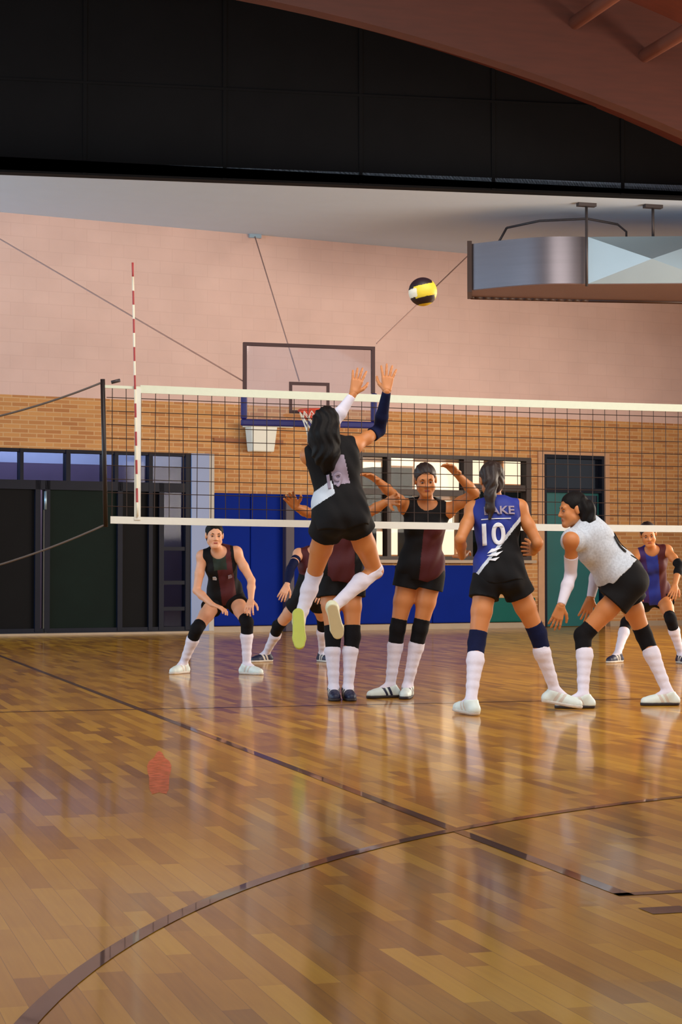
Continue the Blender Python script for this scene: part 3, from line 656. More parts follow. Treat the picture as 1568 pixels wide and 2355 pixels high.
def hand(prims, wr, d, pn, side, curl=.35, spread=.12, s=1.0):
    """wr wrist, d hand direction, pn palm normal, side +1/-1: thumb towards side*cross(d,pn)"""
    d = nrm_(d); pn = nrm_(np.array(pn)-d*(np.array(pn)@d)); t = np.cross(d, pn)*side
    kn = []
    for i, off in enumerate((.030, .010, -.010, -.029)):
        base = wr+d*(.092-.004*abs(i-1.2))*s+t*off*s; kn.append(base)
        prims.append(rcp(wr+d*.012*s+t*off*.55*s, base, .0150*s, .0118*s, .012))
    for i, (off, L) in enumerate(zip((.030, .010, -.010, -.029), ((.040, .025, .020), (.045, .028, .021), (.042, .026, .020), (.033, .020, .018)))):
        fd = nrm_(d+t*(1.2-i)*spread*.9*(1 if i < 2 else 1)); p = kn[i]; a = 0
        for j, l in enumerate(L):
            a += curl*(.6+.35*j); q = p+(fd*math.cos(a)+pn*math.sin(a))*l*s
            prims.append(rcp(p, q, (.0098-.0010*j)*s, (.0090-.0011*j)*s, .003)); p = q
    p = wr+d*.022*s+t*.022*s+pn*.004*s; q = p+nrm_(t*.75+d*.65+pn*.25)*.042*s; r = q+nrm_(t*.45+d*.85+pn*.35)*.032*s; u = r+nrm_(t*.2+d*.95+pn*.4)*.026*s
    prims += [rcp(p, q, .0155*s, .0120*s, .008), rcp(q, r, .0112*s, .0102*s, .003), rcp(r, u, .0100*s, .0082*s, .003)]

def midjoint(px, a, b, La, Lb, nearfar=0):
    """point on the pixel's ray that best keeps both segment lengths"""
    if len(px) == 3: return atD(*px)
    Ds = np.linspace(11, 22, 2201); d = ray(*px); P = CAM+d[None]*Ds[:, None]
    e = (np.linalg.norm(P-a, axis=1)-La)**2+(np.linalg.norm(P-b, axis=1)-Lb)**2
    da = (a@fw-CAM@fw)/1.0; 
    if nearfar: 
        mid = ((a-CAM)@fw+(b-CAM)@fw)/2; e = e+np.where((Ds-mid)*nearfar < 0, 1.0, 0)
    return P[int(np.argmin(e))]

def heading(deg): a = math.radians(deg); return fh*math.cos(a)+rt*math.sin(a)
def person(spec):
    s = spec.get('scale', 1.0)
    Pv = atD(*spec['pelvis']); Nk = atD(*spec['neck']); Hd = atD(*spec['head'])
    U_ = nrm_(Nk-Pv)
    def frame(up, deg):
        R = np.cross(heading(deg), [0, 0, 1]); R = nrm_(R-up*(R@up)); return R, np.cross(up, R)
    Rp, Fp = frame(U_, spec['face']); Rc, Fc = frame(U_, spec.get('chest', spec['face'])); 
    if 'roll' in spec: Rc = nrm_(Rc+U_*spec['roll'])
    if 'proll' in spec: Rp = nrm_(Rp+U_*spec['proll'])
    hu = nrm_(np.array(spec.get('hup', Hd-Nk), float)) if 'hup' in spec else nrm_(nrm_(Hd-Nk)+.6*np.array([0, 0, 1]))
    hR = np.cross(heading(spec.get('look', spec['face'])), [0, 0, 1]); hR = nrm_(hR-hu*(hR@hu)); hF = np.cross(hu, hR)
    hip = {k: Pv+Rp*.088*s*sg-U_*.03*s for k, sg in (('R', 1), ('L', -1))}
    T = np.linalg.norm(Nk-Pv)
    sho = {k: Nk-U_*.045*s+Rc*.158*s*sg for k, sg in (('R', 1), ('L', -1))}
    for k in 'RL':
        if 'sho'+k in spec: sho[k] = atD(*spec['sho'+k])
    LT, LS, LU, LF = .43*s, .42*s, .285*s, .25*s
    ank, kne, elb, wri = {}, {}, {}, {}
    for k in 'RL':
        a = spec['ank'+k]; ank[k] = atD(*a) if len(a) == 3 else atZ(a[0], a[1], .088)
        kne[k] = midjoint(spec['kne'+k], hip[k], ank[k], LT, LS, spec.get('kd', 0))
        wri[k] = atD(*spec['wri'+k]); elb[k] = midjoint(spec['elb'+k], sho[k], wri[k], LU, LF, spec.get('ed'+k, 0))
    if spec.get('dbg', 1):
        print(spec['name'], 'torso %.2f' % T, *['%s thigh %.2f shin %.2f ua %.2f fa %.2f' % (k, np.linalg.norm(hip[k]-kne[k]), np.linalg.norm(kne[k]-ank[k]), np.linalg.norm(sho[k]-elb[k]), np.linalg.norm(elb[k]-wri[k])) for k in 'RL'], 'pel z %.2f' % Pv[2], 'ank z', ank['R'][2].round(2), ank['L'][2].round(2))
    base = np.array([Pv[0], Pv[1], 0 if not spec.get('air') else min(ank['R'][2], ank['L'][2])-.1])
    root = empty('person', tuple(base), spec['label'], 'person', None)
    Af = np.array([Rp, Fp, U_]); Ac = np.array([Rc, Fc, U_]); Ah = np.array([hR, hF, hu])
    # ---------------- torso
    g = spec.get('girth', 1.0)*s
    def torso(infl=0.0, k=.05):
        mid = Pv+U_*T*.36
        L = [elp(Pv+U_*.0*s-Fp*.005, np.array([.158, .112, .105])*g+infl, Af, k),
             elp(mid, np.array([.122, .092, .13])*g+infl, (Af+Ac)/2, k),
             elp(Pv+U_*T*.70, np.array([.140, .100, .165])*g+infl, Ac, k),
             rcp(sho['L']-(sho['L']-sho['R'])*.12, sho['R']+(sho['L']-sho['R'])*.12, .052*g+infl*.8, .052*g+infl*.8, .05),
             elp(Pv+U_*T*.80-Fc*.045, np.array([.125, .055, .12])*g+infl, Ac, k)]
        for sg in (1, -1):
            L.append(elp(Pv+U_*T*.68+Rc*.062*sg*g+Fc*.075*g, np.array([.055, .045, .055])*g+infl*.8, Ac, .03))
            L.append(elp(Pv-U_*.045*s+Rp*.07*sg*g-Fp*.055*g, np.array([.078, .07, .082])*g+infl, Af, .03))
        return L
    neckb = Nk-U_*.02*s; nt_ = Hd-hu*.07*s-hF*.012*s
    body = torso()
    body += [rcp(neckb, nt_, .054*s, .047*s, .03), rcp(neckb-U_*.01, sho['L']+U_*.01, .045*s, .038*s, .04), rcp(neckb-U_*.01, sho['R']+U_*.01, .045*s, .038*s, .04)]
    for k in 'RL':
        h, kn, an = hip[k], kne[k], ank[k]; bdir = nrm_((h-kn)+(an-kn)) if np.linalg.norm((h+an)/2-kn) > .02 else -Fp
        body += [rcp(h, h+(kn-h)*.5, .083*g, .071*g, .05), rcp(h+(kn-h)*.5, kn, .071*g, .052*s, .02), elp(kn-bdir*.01, np.array([.05, .05, .055])*s, np.eye(3), .02)]
        c1 = kn+(an-kn)*.32; back = bdir if np.linalg.norm((h+an)/2-kn) > .02 else -Fp
        body += [rcp(kn, c1+back*.010, .048*s, .052*s, .025), rcp(c1+back*.010, kn+(an-kn)*.75, .053*s, .036*s, .02), rcp(kn+(an-kn)*.75, an, .036*s, .033*s, .015)]
        sh, el_, wr = sho[k], elb[k], wri[k]
        body += [elp(sh, np.array([.056, .056, .056])*s, np.eye(3), .04), rcp(sh, sh+(el_-sh)*.5, .046*s, .043*s, .03), rcp(sh+(el_-sh)*.5, el_, .043*s, .035*s, .02), rcp(el_, el_+(wr-el_)*.35, .036*s, .038*s, .015), rcp(el_+(wr-el_)*.35, wr, .038*s, .0255*s, .015)]
        f = footdir(spec, k, Fp); body.append(rcp(an-[0, 0, .0], an+f*.10*s-footup(spec, k, f)*.045*s, .034*s, .028*s, .02))
    parts = []
    lo, D = field(body, .006); parts.append(surfnet(lo, D, .006))
    # hands
    for k in 'RL':
        hd = spec.get('hand'+k, {}); d = hd.get('dir'); wr = wri[k]
        if d is None: d = nrm_(wr-elb[k])
        else: d = nrm_(atD(*d)-wr) if len(d) == 3 else None
        pn = {'c': -fh, 'f': fh, 'd': np.array([0, 0, -1.]), 'l': -rt, 'r': rt, 'u': np.array([0, 0, 1.])}[hd.get('palm', 'd')]
        pn = pn+.02*rt+.015*fh
        sgn = 1 if hd.get('thumb', 1) > 0 else -1
        hp_ = [rcp(wr-nrm_(wr-elb[k])*.03, wr+nrm_(d)*.012, .0262*s, .023*s, .012)]
        hand(hp_, wr, d, pn, sgn, hd.get('curl', .3), hd.get('spread', .12), s*1.03)
        lo, D = field(hp_, .0034, pad=.012); parts.append(surfnet(lo, D, .0034))
    # head
    hs = s
    def H(r_, f_, u_): return Hd+(hR*r_+hF*f_+hu*u_)*hs
    hp_ = [elp(H(0, -.012, .030), np.array([.076, .094, .088])*hs, Ah, .02), elp(H(0, .022, -.035), np.array([.058, .066, .080])*hs, Ah, .03), elp(H(0, .068, -.098), np.array([.024, .020, .018])*hs, Ah, .03),
           rcp(nt_, H(0, -.02, -.05), .047*s, .05*hs, .03), rcp(H(-.035, .074, .018), H(.035, .074, .018), .014*hs, .014*hs, .02),
           rcp(H(0, .086, .010), H(0, .104, -.030), .007*hs, .011*hs, .008), rcp(H(-.012, .090, -.034), H(.012, .090, -.034), .008*hs, .008*hs, .008),
           elp(H(.036, .060, -.035), np.array([.022, .02, .024])*hs, Ah, .03), elp(H(-.036, .060, -.035), np.array([.022, .02, .024])*hs, Ah, .03),
           rcp(H(-.018, .080, -.064), H(.018, .080, -.064), .009*hs, .009*hs, .012), rcp(H(.05, .02, -.06), H(.02, .07, -.1), .018*hs, .014*hs, .03), rcp(H(-.05, .02, -.06), H(-.02, .07, -.1), .018*hs, .014*hs, .03)]
    for sg in (1, -1): hp_ += [elp(H(.078*sg, -.008, -.005), np.array([.010, .020, .032])*hs, Ah, .008)]
    def sock_(X, Y, Z, D):
        for sg in (1, -1):
            c = H(.031*sg, .094, -.002); d = np.sqrt((X-c[0])**2+(Y-c[1])**2+(Z-c[2])**2)-.017*hs; D = -smin(-D, d, .012)
        return D
    lo, D = field(hp_, .0045, sock_, pad=.012); parts.append(surfnet(lo, D, .0045))
    off = tuple(base)
    skin = spec.get('skin', HM['skin'])
    bd = mkmesh('body', parts, skin, root, off)
    for sg in (1, -1): ey = blob('eye', [elp(H(.031*sg, .0765, -.002), np.array([.0125, .0100, .0070])*hs, Ah, .004)], .003, HM['eyewhite'], root, off, pad=.01); blob('iris', [elp(H(.031*sg, .086, -.002), np.array([.0062, .0035, .0062])*hs, Ah, .002)], .002, HM['eye'], ey, off, pad=.006); blob('eyebrow', [rcp(H(.018*sg, .0885, .019), H(.033*sg, .086, .023), .0035, .0035, .003), rcp(H(.033*sg, .086, .023), H(.050*sg, .072, .018), .0035, .0025, .003)], .0025, HM['hair'], root, off, pad=.008)
    blob('lips', [rcp(H(-.016, .088, -.062), H(.016, .088, -.062), .0045*hs, .0045*hs, .003), rcp(H(-.012, .087, -.069), H(.012, .087, -.069), .005*hs, .005*hs, .003)], .0028, HM['lips'], root, off, pad=.01)
    # ---------------- hair
    hmat = spec.get('hairmat', HM['hair'])
    cap = [elp(H(0, -.016, .036), np.array([.083, .100, .092])*hs, Ah, .02), elp(H(0, -.05, -.02), np.array([.070, .058, .085])*hs, Ah, .03)]
    cutn = hF*.80-hu*.60
    def capcut(X, Y, Z, D):
        q = (X-Hd[0])*cutn[0]+(Y-Hd[1])*cutn[1]+(Z-Hd[2])*cutn[2]-.019*hs
        D = -smin(-D, -q, .006)
        a = (X-Hd[0])*hR[0]+(Y-Hd[1])*hR[1]+(Z-Hd[2])*hR[2]; b = (X-Hd[0])*hu[0]+(Y-Hd[1])*hu[1]+(Z-Hd[2])*hu[2]
        return D+.0018*np.sin(150*a+5*np.sin(25*b))
    blob('hair', cap, .005, hmat, root, off, capcut)
    if 'tail' in spec:
        tp = [atD(*t[:3]) for t in spec['tail']]; tr = [t[3] for t in spec['tail']]
        L = [rcp(tp[i], tp[i+1], tr[i], tr[i+1], .03) for i in range(len(tp)-1)]
        ax_ = rt
        def groove(X, Y, Z, D): return D+.0045*np.sin(110*(X*rt[0]+Y*rt[1])+7*np.sin(6*Z)+2*np.sin(31*Z))
        blob('ponytail' if not spec.get('loose') else 'long_hair', L, .006, hmat, root, off, groove)
    # ---------------- jersey
    js = torso(.013+spec.get('fit', .006), .06); hemd = spec.get('hem', -.06)
    js += [rcp(neckb-U_*.03+Rc*.07*s, sho['R']-Rc*.03*s, .044*s, .046*s, .04), rcp(neckb-U_*.03-Rc*.07*s, sho['L']+Rc*.03*s, .044*s, .046*s, .04)]
    js.append(elp(Pv+U_*.06*s, np.array([.150, .115, .13])*g+.018+spec.get('fit', .006), Af, .05))
    nc = Nk+U_*.015*s+Fc*.035*s
    def jcut(X, Y, Z, D):
        u = (X-Pv[0])*U_[0]+(Y-Pv[1])*U_[1]+(Z-Pv[2])*U_[2]; r = (X-Pv[0])*Rp[0]+(Y-Pv[1])*Rp[1]+(Z-Pv[2])*Rp[2]
        f = (X-Pv[0])*Fp[0]+(Y-Pv[1])*Fp[1]+(Z-Pv[2])*Fp[2]
        D = D+.0035*np.sin(38*u+22*r+2*np.sin(17*f+9*r))*np.clip(1.4-u*2, .3, 1)+.002*np.sin(70*r+25*u+11*f)
        D = np.maximum(D, (hemd+.012*np.sin(21*r+9*f))-u)
        d = np.sqrt((X-nc[0])**2+(Y-nc[1])**2+(Z-nc[2])**2)-.078*s
        return np.maximum(D, -d)
    jm = spec['jersey']; jf = None
    if isinstance(jm, tuple):
        fn = jm[1]; jm = jm[0]
        def jf(P): q = P-Pv; return fn(q@Rc/s, q@Fc/s, q@U_/T)
    jo = blob('jersey', js, .006, jm, root, off, jcut, jf)
    # ---------------- shorts
    st = [elp(Pv-Fp*.005, np.array([.158, .112, .105])*g+.014+spec.get('fit', 0)*.8, Af, .05), elp(Pv+U_*.06*s, np.array([.150, .115, .13])*g+(.018+spec.get('fit', .006) if 'rise' in spec else .002), Af, .05)]
    for sg in (1, -1): st.append(elp(Pv-U_*.045*s+Rp*.07*sg*g-Fp*.055*g, np.array([.078, .07, .082])*g+.013, Af, .03))
    frac = spec.get('shortlen', .30)
    for k in 'RL': st.append(rcp(hip[k], hip[k]+(kne[k]-hip[k])*(frac+.12), .085*g+.013+spec.get('fit', 0)*.5, .088*g+.020+spec.get('fit', 0)*.5, .035))
    def scut(X, Y, Z, D):
        u = (X-Pv[0])*U_[0]+(Y-Pv[1])*U_[1]+(Z-Pv[2])*U_[2]; D = np.maximum(D, u-spec.get('rise', .085)*s)
        hd = {}
        for k in 'RL':
            t = kne[k]-hip[k]; L = np.linalg.norm(t); t = t/L; hd[k] = (X-hip[k][0])*t[0]+(Y-hip[k][1])*t[1]+(Z-hip[k][2])*t[2]-frac*L
        r = (X-Pv[0])*Rp[0]+(Y-Pv[1])*Rp[1]+(Z-Pv[2])*Rp[2]
        dist = {k: psdf(rcp(hip[k], kne[k], .07, .07), X, Y, Z) for k in 'RL'}
        w_ = np.clip(.5+(dist['L']-dist['R'])/.03, 0, 1); cut = hd['R']*w_+hd['L']*(1-w_)
        return np.maximum(D+.0025*np.sin(60*r+30*u), cut)
    blob('shorts', st, .006, spec.get('shorts', HM['shorts']), root, off, scut)
    # ---------------- socks, knee pads, shoes, sleeves
    for k in 'RL':
        kn, an, h = kne[k], ank[k], hip[k]; back = nrm_((h+an)/2-kn) if np.linalg.norm((h+an)/2-kn) > .02 else -Fp
        c1 = kn+(an-kn)*.32; top = spec.get('socktop', .20); up_ = nrm_(an-kn)
        sk = [rcp(kn, c1+back*.010, .054*s, .057*s, .025), rcp(c1+back*.010, kn+(an-kn)*.75, .058*s, .041*s, .02), rcp(kn+(an-kn)*.75, an, .041*s, .038*s, .015)]
        if top < 0: sk.append(rcp(kn, kn+(h-kn)*(-top+.06), .056*s, .062*s, .02))
        f0 = footdir(spec, k, Fp); sk.append(rcp(an, an+f0*.075*s-footup(spec, k, f0)*.035*s, .040*s, .034*s, .02))
        def skc(X, Y, Z, D, kn=kn, an=an, h=h):
            if top >= 0:
                t = an-kn; L = np.linalg.norm(t); t = t/L; q = top*L-((X-kn[0])*t[0]+(Y-kn[1])*t[1]+(Z-kn[2])*t[2])
            else:
                t = h-kn; L = np.linalg.norm(t); t = t/L; q = ((X-kn[0])*t[0]+(Y-kn[1])*t[1]+(Z-kn[2])*t[2])+top*L
                e_ = kn-t*top*L; q = np.where((X-e_[0])**2+(Y-e_[1])**2+(Z-e_[2])**2 < .1**2, q, -1)
            return np.maximum(D, q)+.001*np.sin(120*Z)
        blob('sock', sk, .006, HM['sock'], root, off, skc)
        if spec.get('pads', True):
            a_, b_ = kn+(h-kn)*.17, kn+(an-kn)*.24
            pd = [rcp(a_, kn, .062*s, .060*s, .012), rcp(kn, b_, .060*s, .056*s, .012), elp(kn-back*.016*s, np.array([.050, .050, .06])*s, np.eye(3), .02)]
            def pc(X, Y, Z, D, kn=kn, h=h, an=an, a_=a_, b_=b_):
                for q0, dr_ in ((a_, nrm_(h-kn)), (b_, nrm_(an-kn))):
                    D = np.maximum(D, (X-q0[0])*dr_[0]+(Y-q0[1])*dr_[1]+(Z-q0[2])*dr_[2]-.004)
                return D
            blob('knee_pad', pd, .006, spec.get('padmat', HM['pad']), root, off, pc)
        f = footdir(spec, k, Fp); u_ = footup(spec, k, f); q = nrm_(np.cross(f, u_))
        sm = spec.get('shoe'+k, spec.get('shoe', HM['shoe'])); so = spec.get('sole'+k, spec.get('solem', HM['sole']))
        sole0 = an-u_*.088*s
        A3 = np.array([q, f, u_])
        heel = sole0-f*.045*s+u_*.035*s; ball_ = sole0+f*.125*s+u_*.030*s; toe = sole0+f*.165*s+u_*.028*s
        sh_ = [rcp(heel, ball_, .036*s, .040*s, .02), rcp(ball_, toe, .041*s, .034*s, .015), rcp(heel+u_*.0, an-f*.012-u_*.01, .036*s, .043*s, .025), rcp(an-u_*.012, sole0+f*.085*s+u_*.045*s, .044*s, .036*s, .02)]
        def shc(X, Y, Z, D):
            q_ = (X-sole0[0])*u_[0]+(Y-sole0[1])*u_[1]+(Z-sole0[2])*u_[2]
            return np.maximum(np.maximum(D, .018-q_), q_-.100)
        acc = spec.get('accent', HM['sole'])
        def sfn(P, sole0=sole0, f=f, u_=u_):
            a_ = (P-sole0)@f-.5*((P-sole0)@u_); return ((np.abs(a_+.005) < .011) | (np.abs(a_-.035) < .011)).astype(int)
        so_ = blob('shoe', sh_, .005, [sm, acc], root, off, shc, sfn)
        lc = []
        for j in range(4): c_ = sole0+f*(.055+.018*j)*s+u_*(.088-.0095*j)*s; lc.append(rcp(c_-q*.017*s, c_+q*.017*s, .0042, .0042, .002))
        blob('laces', lc, .003, HM['sock'] if acc is not HM['sole'] else HM['grey'], so_, off, pad=.01)
        s2 = [rcp(heel-u_*.012, ball_-u_*.012, .040*s, .045*s, .02), rcp(ball_-u_*.012, toe-u_*.012, .045*s, .038*s, .015)]
        def slc(X, Y, Z, D):
            q_ = (X-sole0[0])*u_[0]+(Y-sole0[1])*u_[1]+(Z-sole0[2])*u_[2]
            return np.maximum(np.maximum(D, .001-q_), q_-.0225)
        blob('sole', s2, .0055, so, so_, off, slc).location = (0, 0, 0)
        if k in spec.get('sleeves', {}):
            m_, fa_, fb_ = spec['sleeves'][k]; sh, el_, wr = sho[k], elb[k], wri[k]
            a_ = sh+(el_-sh)*fa_; sl = [rcp(a_, el_, .050*s, .042*s, .015), rcp(el_, el_+(wr-el_)*.35, .041*s, .043*s, .015), rcp(el_+(wr-el_)*.35, el_+(wr-el_)*fb_, .043*s, .030*s, .015)]
            if fa_ >= 1: sl = sl[1:]
            def slv(X, Y, Z, D, a_=a_, sh=sh, el_=el_, wr=wr):
                for q0, dr_ in ((a_, nrm_(sh-el_)), (el_+(wr-el_)*fb_, nrm_(wr-el_))): D = np.maximum(D, (X-q0[0])*dr_[0]+(Y-q0[1])*dr_[1]+(Z-q0[2])*dr_[2]-.002)
                return D
            blob('arm_sleeve', sl, .006, m_, root, off, slv)
    return dict(root=root, jersey=jo, js=js, off=np.array(off), Pv=Pv, Nk=Nk, U=U_, Rc=Rc, Fc=Fc, T=T, s=s, Rp=Rp, Fp=Fp)
def footdir(spec, k, Fp):
    f = spec['foot'+k]
    if isinstance(f, (int, float)): return nrm_(heading(f))
    return nrm_(heading(f[0])*math.cos(math.radians(f[1]))+np.array([0, 0, math.sin(math.radians(f[1]))]))
def footup(spec, k, f):
    z = np.array([0, 0, 1.])
    r = spec.get('footup'+k)
    if r is not None: z = np.array(r)
    return nrm_(z-f*(z@f))
def print_text(fig, txt, r, u, h, name, back=True, wscale=1.0, m=None, shapes=None, rot=0):
    """flat print pressed on the jersey: (r,u) metres from the pelvis along the chest frame"""
    if shapes is None:
        cu = bpy.data.curves.new('t', 'FONT'); cu.body = txt; cu.size = 1; cu.align_x = 'CENTER'; cu.align_y = 'CENTER'; cu.offset = .025
        ob = bpy.data.objects.new('t', cu); C.objects.link(ob); dg = bpy.context.evaluated_depsgraph_get(); me = bpy.data.meshes.new_from_object(ob.evaluated_get(dg)); bpy.data.objects.remove(ob)
        bm = bmesh.new(); bm.from_mesh(me)
    else:
        bm = bmesh.new()
        for poly in shapes: bm.faces.new([bm.verts.new((x, y, 0)) for x, y in poly])
    bmesh.ops.triangulate(bm, faces=bm.faces)
    for _ in range(4):
        es = [e for e in bm.edges if e.calc_length() > .12]
        if not es: break
        bmesh.ops.subdivide_edges(bm, edges=es, cuts=1); bmesh.ops.triangulate(bm, faces=bm.faces)
    co = np.array([v.co[:] for v in bm.verts])
    if shapes is None:
        co[:, :2] -= (co[:, :2].max(0)+co[:, :2].min(0))/2; co[:, :2] /= (co[:, 1].max()-co[:, 1].min())
    co[:, :2] *= h; co[:, 0] *= wscale
    c_, s_ = math.cos(rot), math.sin(rot); co[:, 0], co[:, 1] = co[:, 0]*c_-co[:, 1]*s_, co[:, 0]*s_+co[:, 1]*c_
    sg = 1 if back else -1; R_, F_, U_ = fig['Rc']*sg, fig['Fc']*sg, fig['U']
    P = fig['Pv']+R_*(r+co[:, :1])+U_*(u+co[:, 1:2])-F_*.35
    t = np.zeros(len(P))
    for _ in range(40): t += np.clip(evalp(fig['js'], P+F_*t[:, None])-.0065, -.01, .1)*.9
    P = P+F_*t[:, None]
    for v, p in zip(bm.verts, P-fig['off']): v.co = p
    me = bpy.data.meshes.new(name); bm.to_mesh(me); bm.free(); me.materials.append(m or HM['num'])
    o = link(name, me, fig['jersey']); sol = o.modifiers.new('s', 'SOLIDIFY'); sol.thickness = .003; sol.offset = 0; return o
Z_ = lambda a: np.zeros(len(a))

# jumper in black
def jm_jump(r, f, u): # back view: silver patch in mid back, white diagonal low left
    i = Z_(r); i[(np.abs(r-.045) < .055) & (u > .40) & (u < .80) & (f < .02)] = 1
    d = u*.5-.9*r; i[(r < -.02) & (u > .17+.9*(r+.14)) & (u < .36+.9*(r+.14)) & (f < .05)] = 2
    return i
J = person(dict(name='J', label='airborne player in black jersey and shorts, long dark hair, both arms raised', face=-12, chest=-6, look=-10, air=1, scale=1.0, roll=.10,
  pelvis=(783, 1185, 12.75), neck=(760, 1022, 12.80), head=(752, 978, 12.84), girth=1.05,
  ankL=(687, 1432, 12.95), kneL=(722, 1322, 13.03), ankR=(764, 1398, 12.80), kneR=(862, 1312, 12.98), footL=(170, -75), footupL=tuple(-fh*-1), footR=(20, -58), footupR=tuple(fh),
  wriR=(889, 900, 12.80), elbR=(872, 990), wriL=(813, 905, 12.98), elbL=(766, 974, 12.95), handR=dict(dir=(893, 848, 12.82), palm='f', thumb=1, curl=.12, spread=.22), handL=dict(dir=(828, 850, 13.0), palm='f', thumb=-1, curl=.15, spread=.15),
  tail=[(748, 965, 12.70, .085), (745, 1005, 12.66, .105), (750, 1045, 12.64, .088), (752, 1070, 12.66, .05), (746, 1086, 12.67, .018)], loose=1, fit=.014, hem=-.10,
  jersey=([HM['black'], HM['grey'], HM['white']], jm_jump), pads=False, socktop=-.07, shortlen=.24, shoe=HM['shoecream'], solem=HM['soleg'], soleR=HM['shoecream'], sleeves={'R': (HM['navy'], .72, .98), 'L': (HM['sock'], .8, .9)}))
print_text(J, '19', -.02, .225, .10, 'jersey_number', m=HM['grey'])

def jm_ten(r, f, u):
    i = Z_(r); d = r-.175-(u-.75)*.42; i[(d > 0) & (u < .78)] = 1; i[(d > -.028) & (d <= 0) & (u < .78)] = 2; i[r > .165] = 1; return i
T10 = person(dict(name='T', label='player in blue number 10 jersey seen from behind, legs wide apart', face=2, look=-8, girth=1.0,
  pelvis=(1148, 1322, 12.85), neck=(1140, 1156, 12.92), head=(1131, 1103, 12.95),
  ankL=(1083, 1612, 12.55), kneL=(1096, 1478), ankR=(1276, 1590, 12.98), kneR=(1236, 1458), footL=(-28, 3), footR=(100, -9),
  wriL=(1062, 1280, 12.98), elbL=(1058, 1240), wriR=(1228, 1268, 13.1), elbR=(1236, 1248), handL=dict(dir=(1068, 1262, 13.12), palm='d', curl=.5), handR=dict(dir=(1215, 1262, 13.25), palm='l', curl=.4),
  tail=[(1131, 1085, 12.85, .062), (1130, 1108, 12.80, .038), (1128, 1140, 12.78, .036), (1127, 1170, 12.77, .026), (1126, 1192, 12.76, .01)], hairmat=HM['hairb'],
  jersey=([HM['blue'], HM['black'], HM['white']], jm_ten), padmat=HM['navy'], shortlen=.30, solem=HM['sole'], socktop=.2))
print_text(T10, '10', -.03, .265, .150, 'jersey_number', wscale=.95)
print_text(T10, 'LAKE', .015, .425, .058, 'jersey_lettering', wscale=1.15, m=HM['grey'])
print_text(T10, '', -.01, .368, 1, 'jersey_stripe', shapes=[[(-.10, -.003), (.10, -.003), (.10, .003), (-.10, .003)]])
sw = [[(-.05, .0), (-.02, .03), (.05, .035), (.0, .012), (-.03, .004)], [(-.055, -.015), (.0, -.002), (.055, .012), (.01, -.022)], [(-.05, -.045), (.0, -.035), (.03, -.03), (.0, -.055)]]
print_text(T10, '', -.03, .135, 1, 'jersey_emblem', shapes=sw)

def jm_v(r, f, u): i = Z_(r); i[(np.sin(45*u+9*np.sin(22*r)) > .55) & (u < .6)] = 1; return i
V = person(dict(name='V', label='player in white speckled jersey and black shorts leaning forward, seen in profile', face=-97, look=-100, chest=-85, girth=1.03,
  pelvis=(1433, 1335, 13.4), neck=(1335, 1212, 13.35), head=(1318, 1172, 13.32), hup=(-.12, .03, 1), hem=.07, rise=.13,
  ankL=(1341, 1600), kneL=(1341, 1462), ankR=(1536, 1594), kneR=(1481, 1462), footL=(-92, 0), footR=(-95, 0), shoL=(1314, 1243, 13.13), shoR=(1345, 1240, 13.5),
  wriL=(1290, 1392, 13.15), elbL=(1312, 1322), wriR=(1358, 1375, 13.6), elbR=(1374, 1305), handL=dict(dir=(1278, 1430, 13.15), palm='f', curl=.35), handR=dict(dir=(1350, 1400, 13.6), palm='f', curl=.35),
  tail=[(1334, 1158, 13.30, .06), (1348, 1172, 13.28, .060), (1353, 1196, 13.27, .050), (1346, 1224, 13.26, .020)],
  fit=.028, jersey=HM['pattern'], shortlen=.36, socktop=.22, shoe=HM['shoe'], solem=HM['soled'], sleeves={'L': (HM['sock'], .45, .98), 'R': (HM['sock'], .45, .98)}))
print_text(V, '12', -.03, .24, .14, 'jersey_number', m=HM['black'])

def jm_mar(r, f, u): i = Z_(r); i[(r > .03) | (np.abs(r) > .11)] = 1; i[(f > 0) & (u > .72) & (np.abs(r) < .06)] = 2; return i
A = person(dict(name='A', label='crouching player in dark maroon jersey at left, hands on her thighs', face=176, look=168, girth=.97, skin=HM['skinpale'],
  pelvis=(518, 1372, 17.85), neck=(503, 1266, 17.62), head=(493, 1231, 17.52), hup=(0, -.1, 1),
  ankR=(421, 1527), kneR=(452, 1447), ankL=(567, 1529), kneL=(568, 1432), kd=-1, footR=(-150, 0), footL=(130, 0),
  wriR=(487, 1390, 17.42), elbR=(452, 1358), wriL=(577, 1380, 17.45), elbL=(578, 1335), handR=dict(dir=(515, 1400, 17.38), palm='d', curl=.4), handL=dict(dir=(572, 1400, 17.35), palm='d', curl=.5),
  jersey=([HM['maroon'], HM['black'], HM['dgreen']], jm_mar), shortlen=.30, socktop=.24, hem=-.04))
for r_, m_ in ((-.07, HM['white']), (.075, HM['grey'])): print_text(A, '', r_, .27, 1, 'jersey_badge', back=False, m=m_, shapes=[[(-.018, -.022), (.018, -.022), (.022, .0), (.012, .024), (-.014, .02)]])

Eb = person(dict(name='E', label='player in dark kit crouching behind the airborne player, mostly hidden by her legs', face=165, look=170, skin=HM['skinpale'], girth=.95,
  pelvis=(712, 1372, 19.4), neck=(722, 1266, 19.3), head=(733, 1222, 19.25),
  ankR=(612, 1503), kneR=(640, 1440), ankL=(741, 1503), kneL=(742, 1428), kd=-1, footR=(-130, 0), footL=(150, 0),
  wriR=(660, 1345, 19.0), elbR=(668, 1308), wriL=(742, 1350, 19.0), elbL=(760, 1305), handR=dict(dir=(650, 1368, 18.95), palm='f', curl=.4), handL=dict(palm='f', curl=.4),
  jersey=([HM['maroon'], HM['black']], lambda r, f, u: ((r < -.02) | (u < .5)).astype(int)), shortlen=.3, socktop=.24, shoe=HM['shoenavy'], sleeves={'R': (HM['navy'], .3, .9)}))

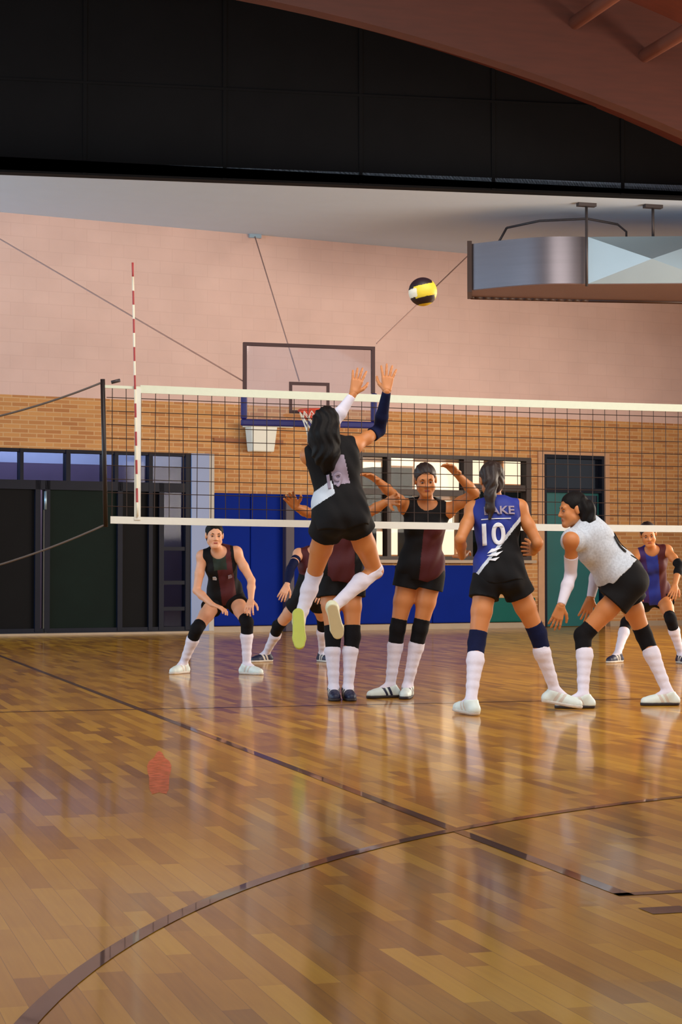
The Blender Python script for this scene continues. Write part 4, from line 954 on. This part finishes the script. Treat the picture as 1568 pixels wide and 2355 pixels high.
Bh = person(dict(name='C', label='player in maroon jersey with navy shoes standing directly behind the airborne player', face=178, girth=.97,
  pelvis=(783, 1318, 14.2), neck=(786, 1165, 14.15), head=(783, 1112, 14.1),
  ankR=(767, 1582), kneR=(765, 1462), ankL=(800, 1582), kneL=(810, 1462), kd=-1, footR=(176, 0), footL=(172, 0),
  wriR=(680, 1166, 13.75), elbR=(710, 1180), wriL=(892, 1152, 13.85), elbL=(852, 1176), handR=dict(dir=(664, 1140, 13.66), palm='c', curl=.25), handL=dict(dir=(925, 1146, 13.7), palm='c', curl=.25),
  jersey=([HM['maroon'], HM['black']], lambda r, f, u: ((np.abs(r) > .10)).astype(int)), shortlen=.34, socktop=.22, shoe=HM['shoenavy'], solem=HM['soled']))

B = person(dict(name='B', label='player in black and maroon jersey facing the net before the window, forearms spread', face=182, look=176, skin=HM['skin'], girth=1.02,
  pelvis=(967, 1312, 14.3), neck=(982, 1157, 14.2), head=(978, 1103, 14.12),
  ankR=(897, 1578), kneR=(914, 1446), ankL=(937, 1578), kneL=(966, 1446), kd=-1, footR=(-118, 0), footL=(-170, 0), accent=HM['shoenavy'],
  wriR=(866, 1104, 13.85), elbR=(902, 1136), wriL=(1052, 1092, 13.9), elbL=(1092, 1134), handR=dict(dir=(838, 1086, 13.74), palm='d', curl=.25), handL=dict(dir=(1024, 1060, 13.78), palm='d', curl=.25),
  jersey=([HM['maroon'], HM['black']], lambda r, f, u: ((r > .01) | (u > .72)).astype(int)), shortlen=.26, socktop=.22, shoe=HM['shoe'], solem=HM['soled'], hairmat=HM['hairb']))

G = person(dict(name='G', label='crouching player at the right edge in a purple, blue and maroon jersey', face=178, look=184, skin=HM['skin'], girth=.97,
  pelvis=(1505, 1370, 19.85), neck=(1498, 1262, 19.6), head=(1490, 1228, 19.5),
  ankR=(1420, 1504), kneR=(1440, 1432), ankL=(1566, 1506), kneL=(1542, 1424), footR=(-140, 0), footL=(165, 0),
  wriR=(1462, 1350, 19.2), elbR=(1450, 1305), wriL=(1552, 1345, 19.2), elbL=(1562, 1300), handR=dict(palm='f', curl=.4), handL=dict(palm='f', curl=.4),
  jersey=([HM['blue'], HM['maroon'], HM['purple']], lambda r, f, u: np.where(r < -.045, 1, np.where(r > .075, 2, 0))), shortlen=.24, socktop=.24, shoe=HM['shoenavy'], sleeves={'L': (HM['pad'], .8, .6)}, hairmat=HM['hairb']))
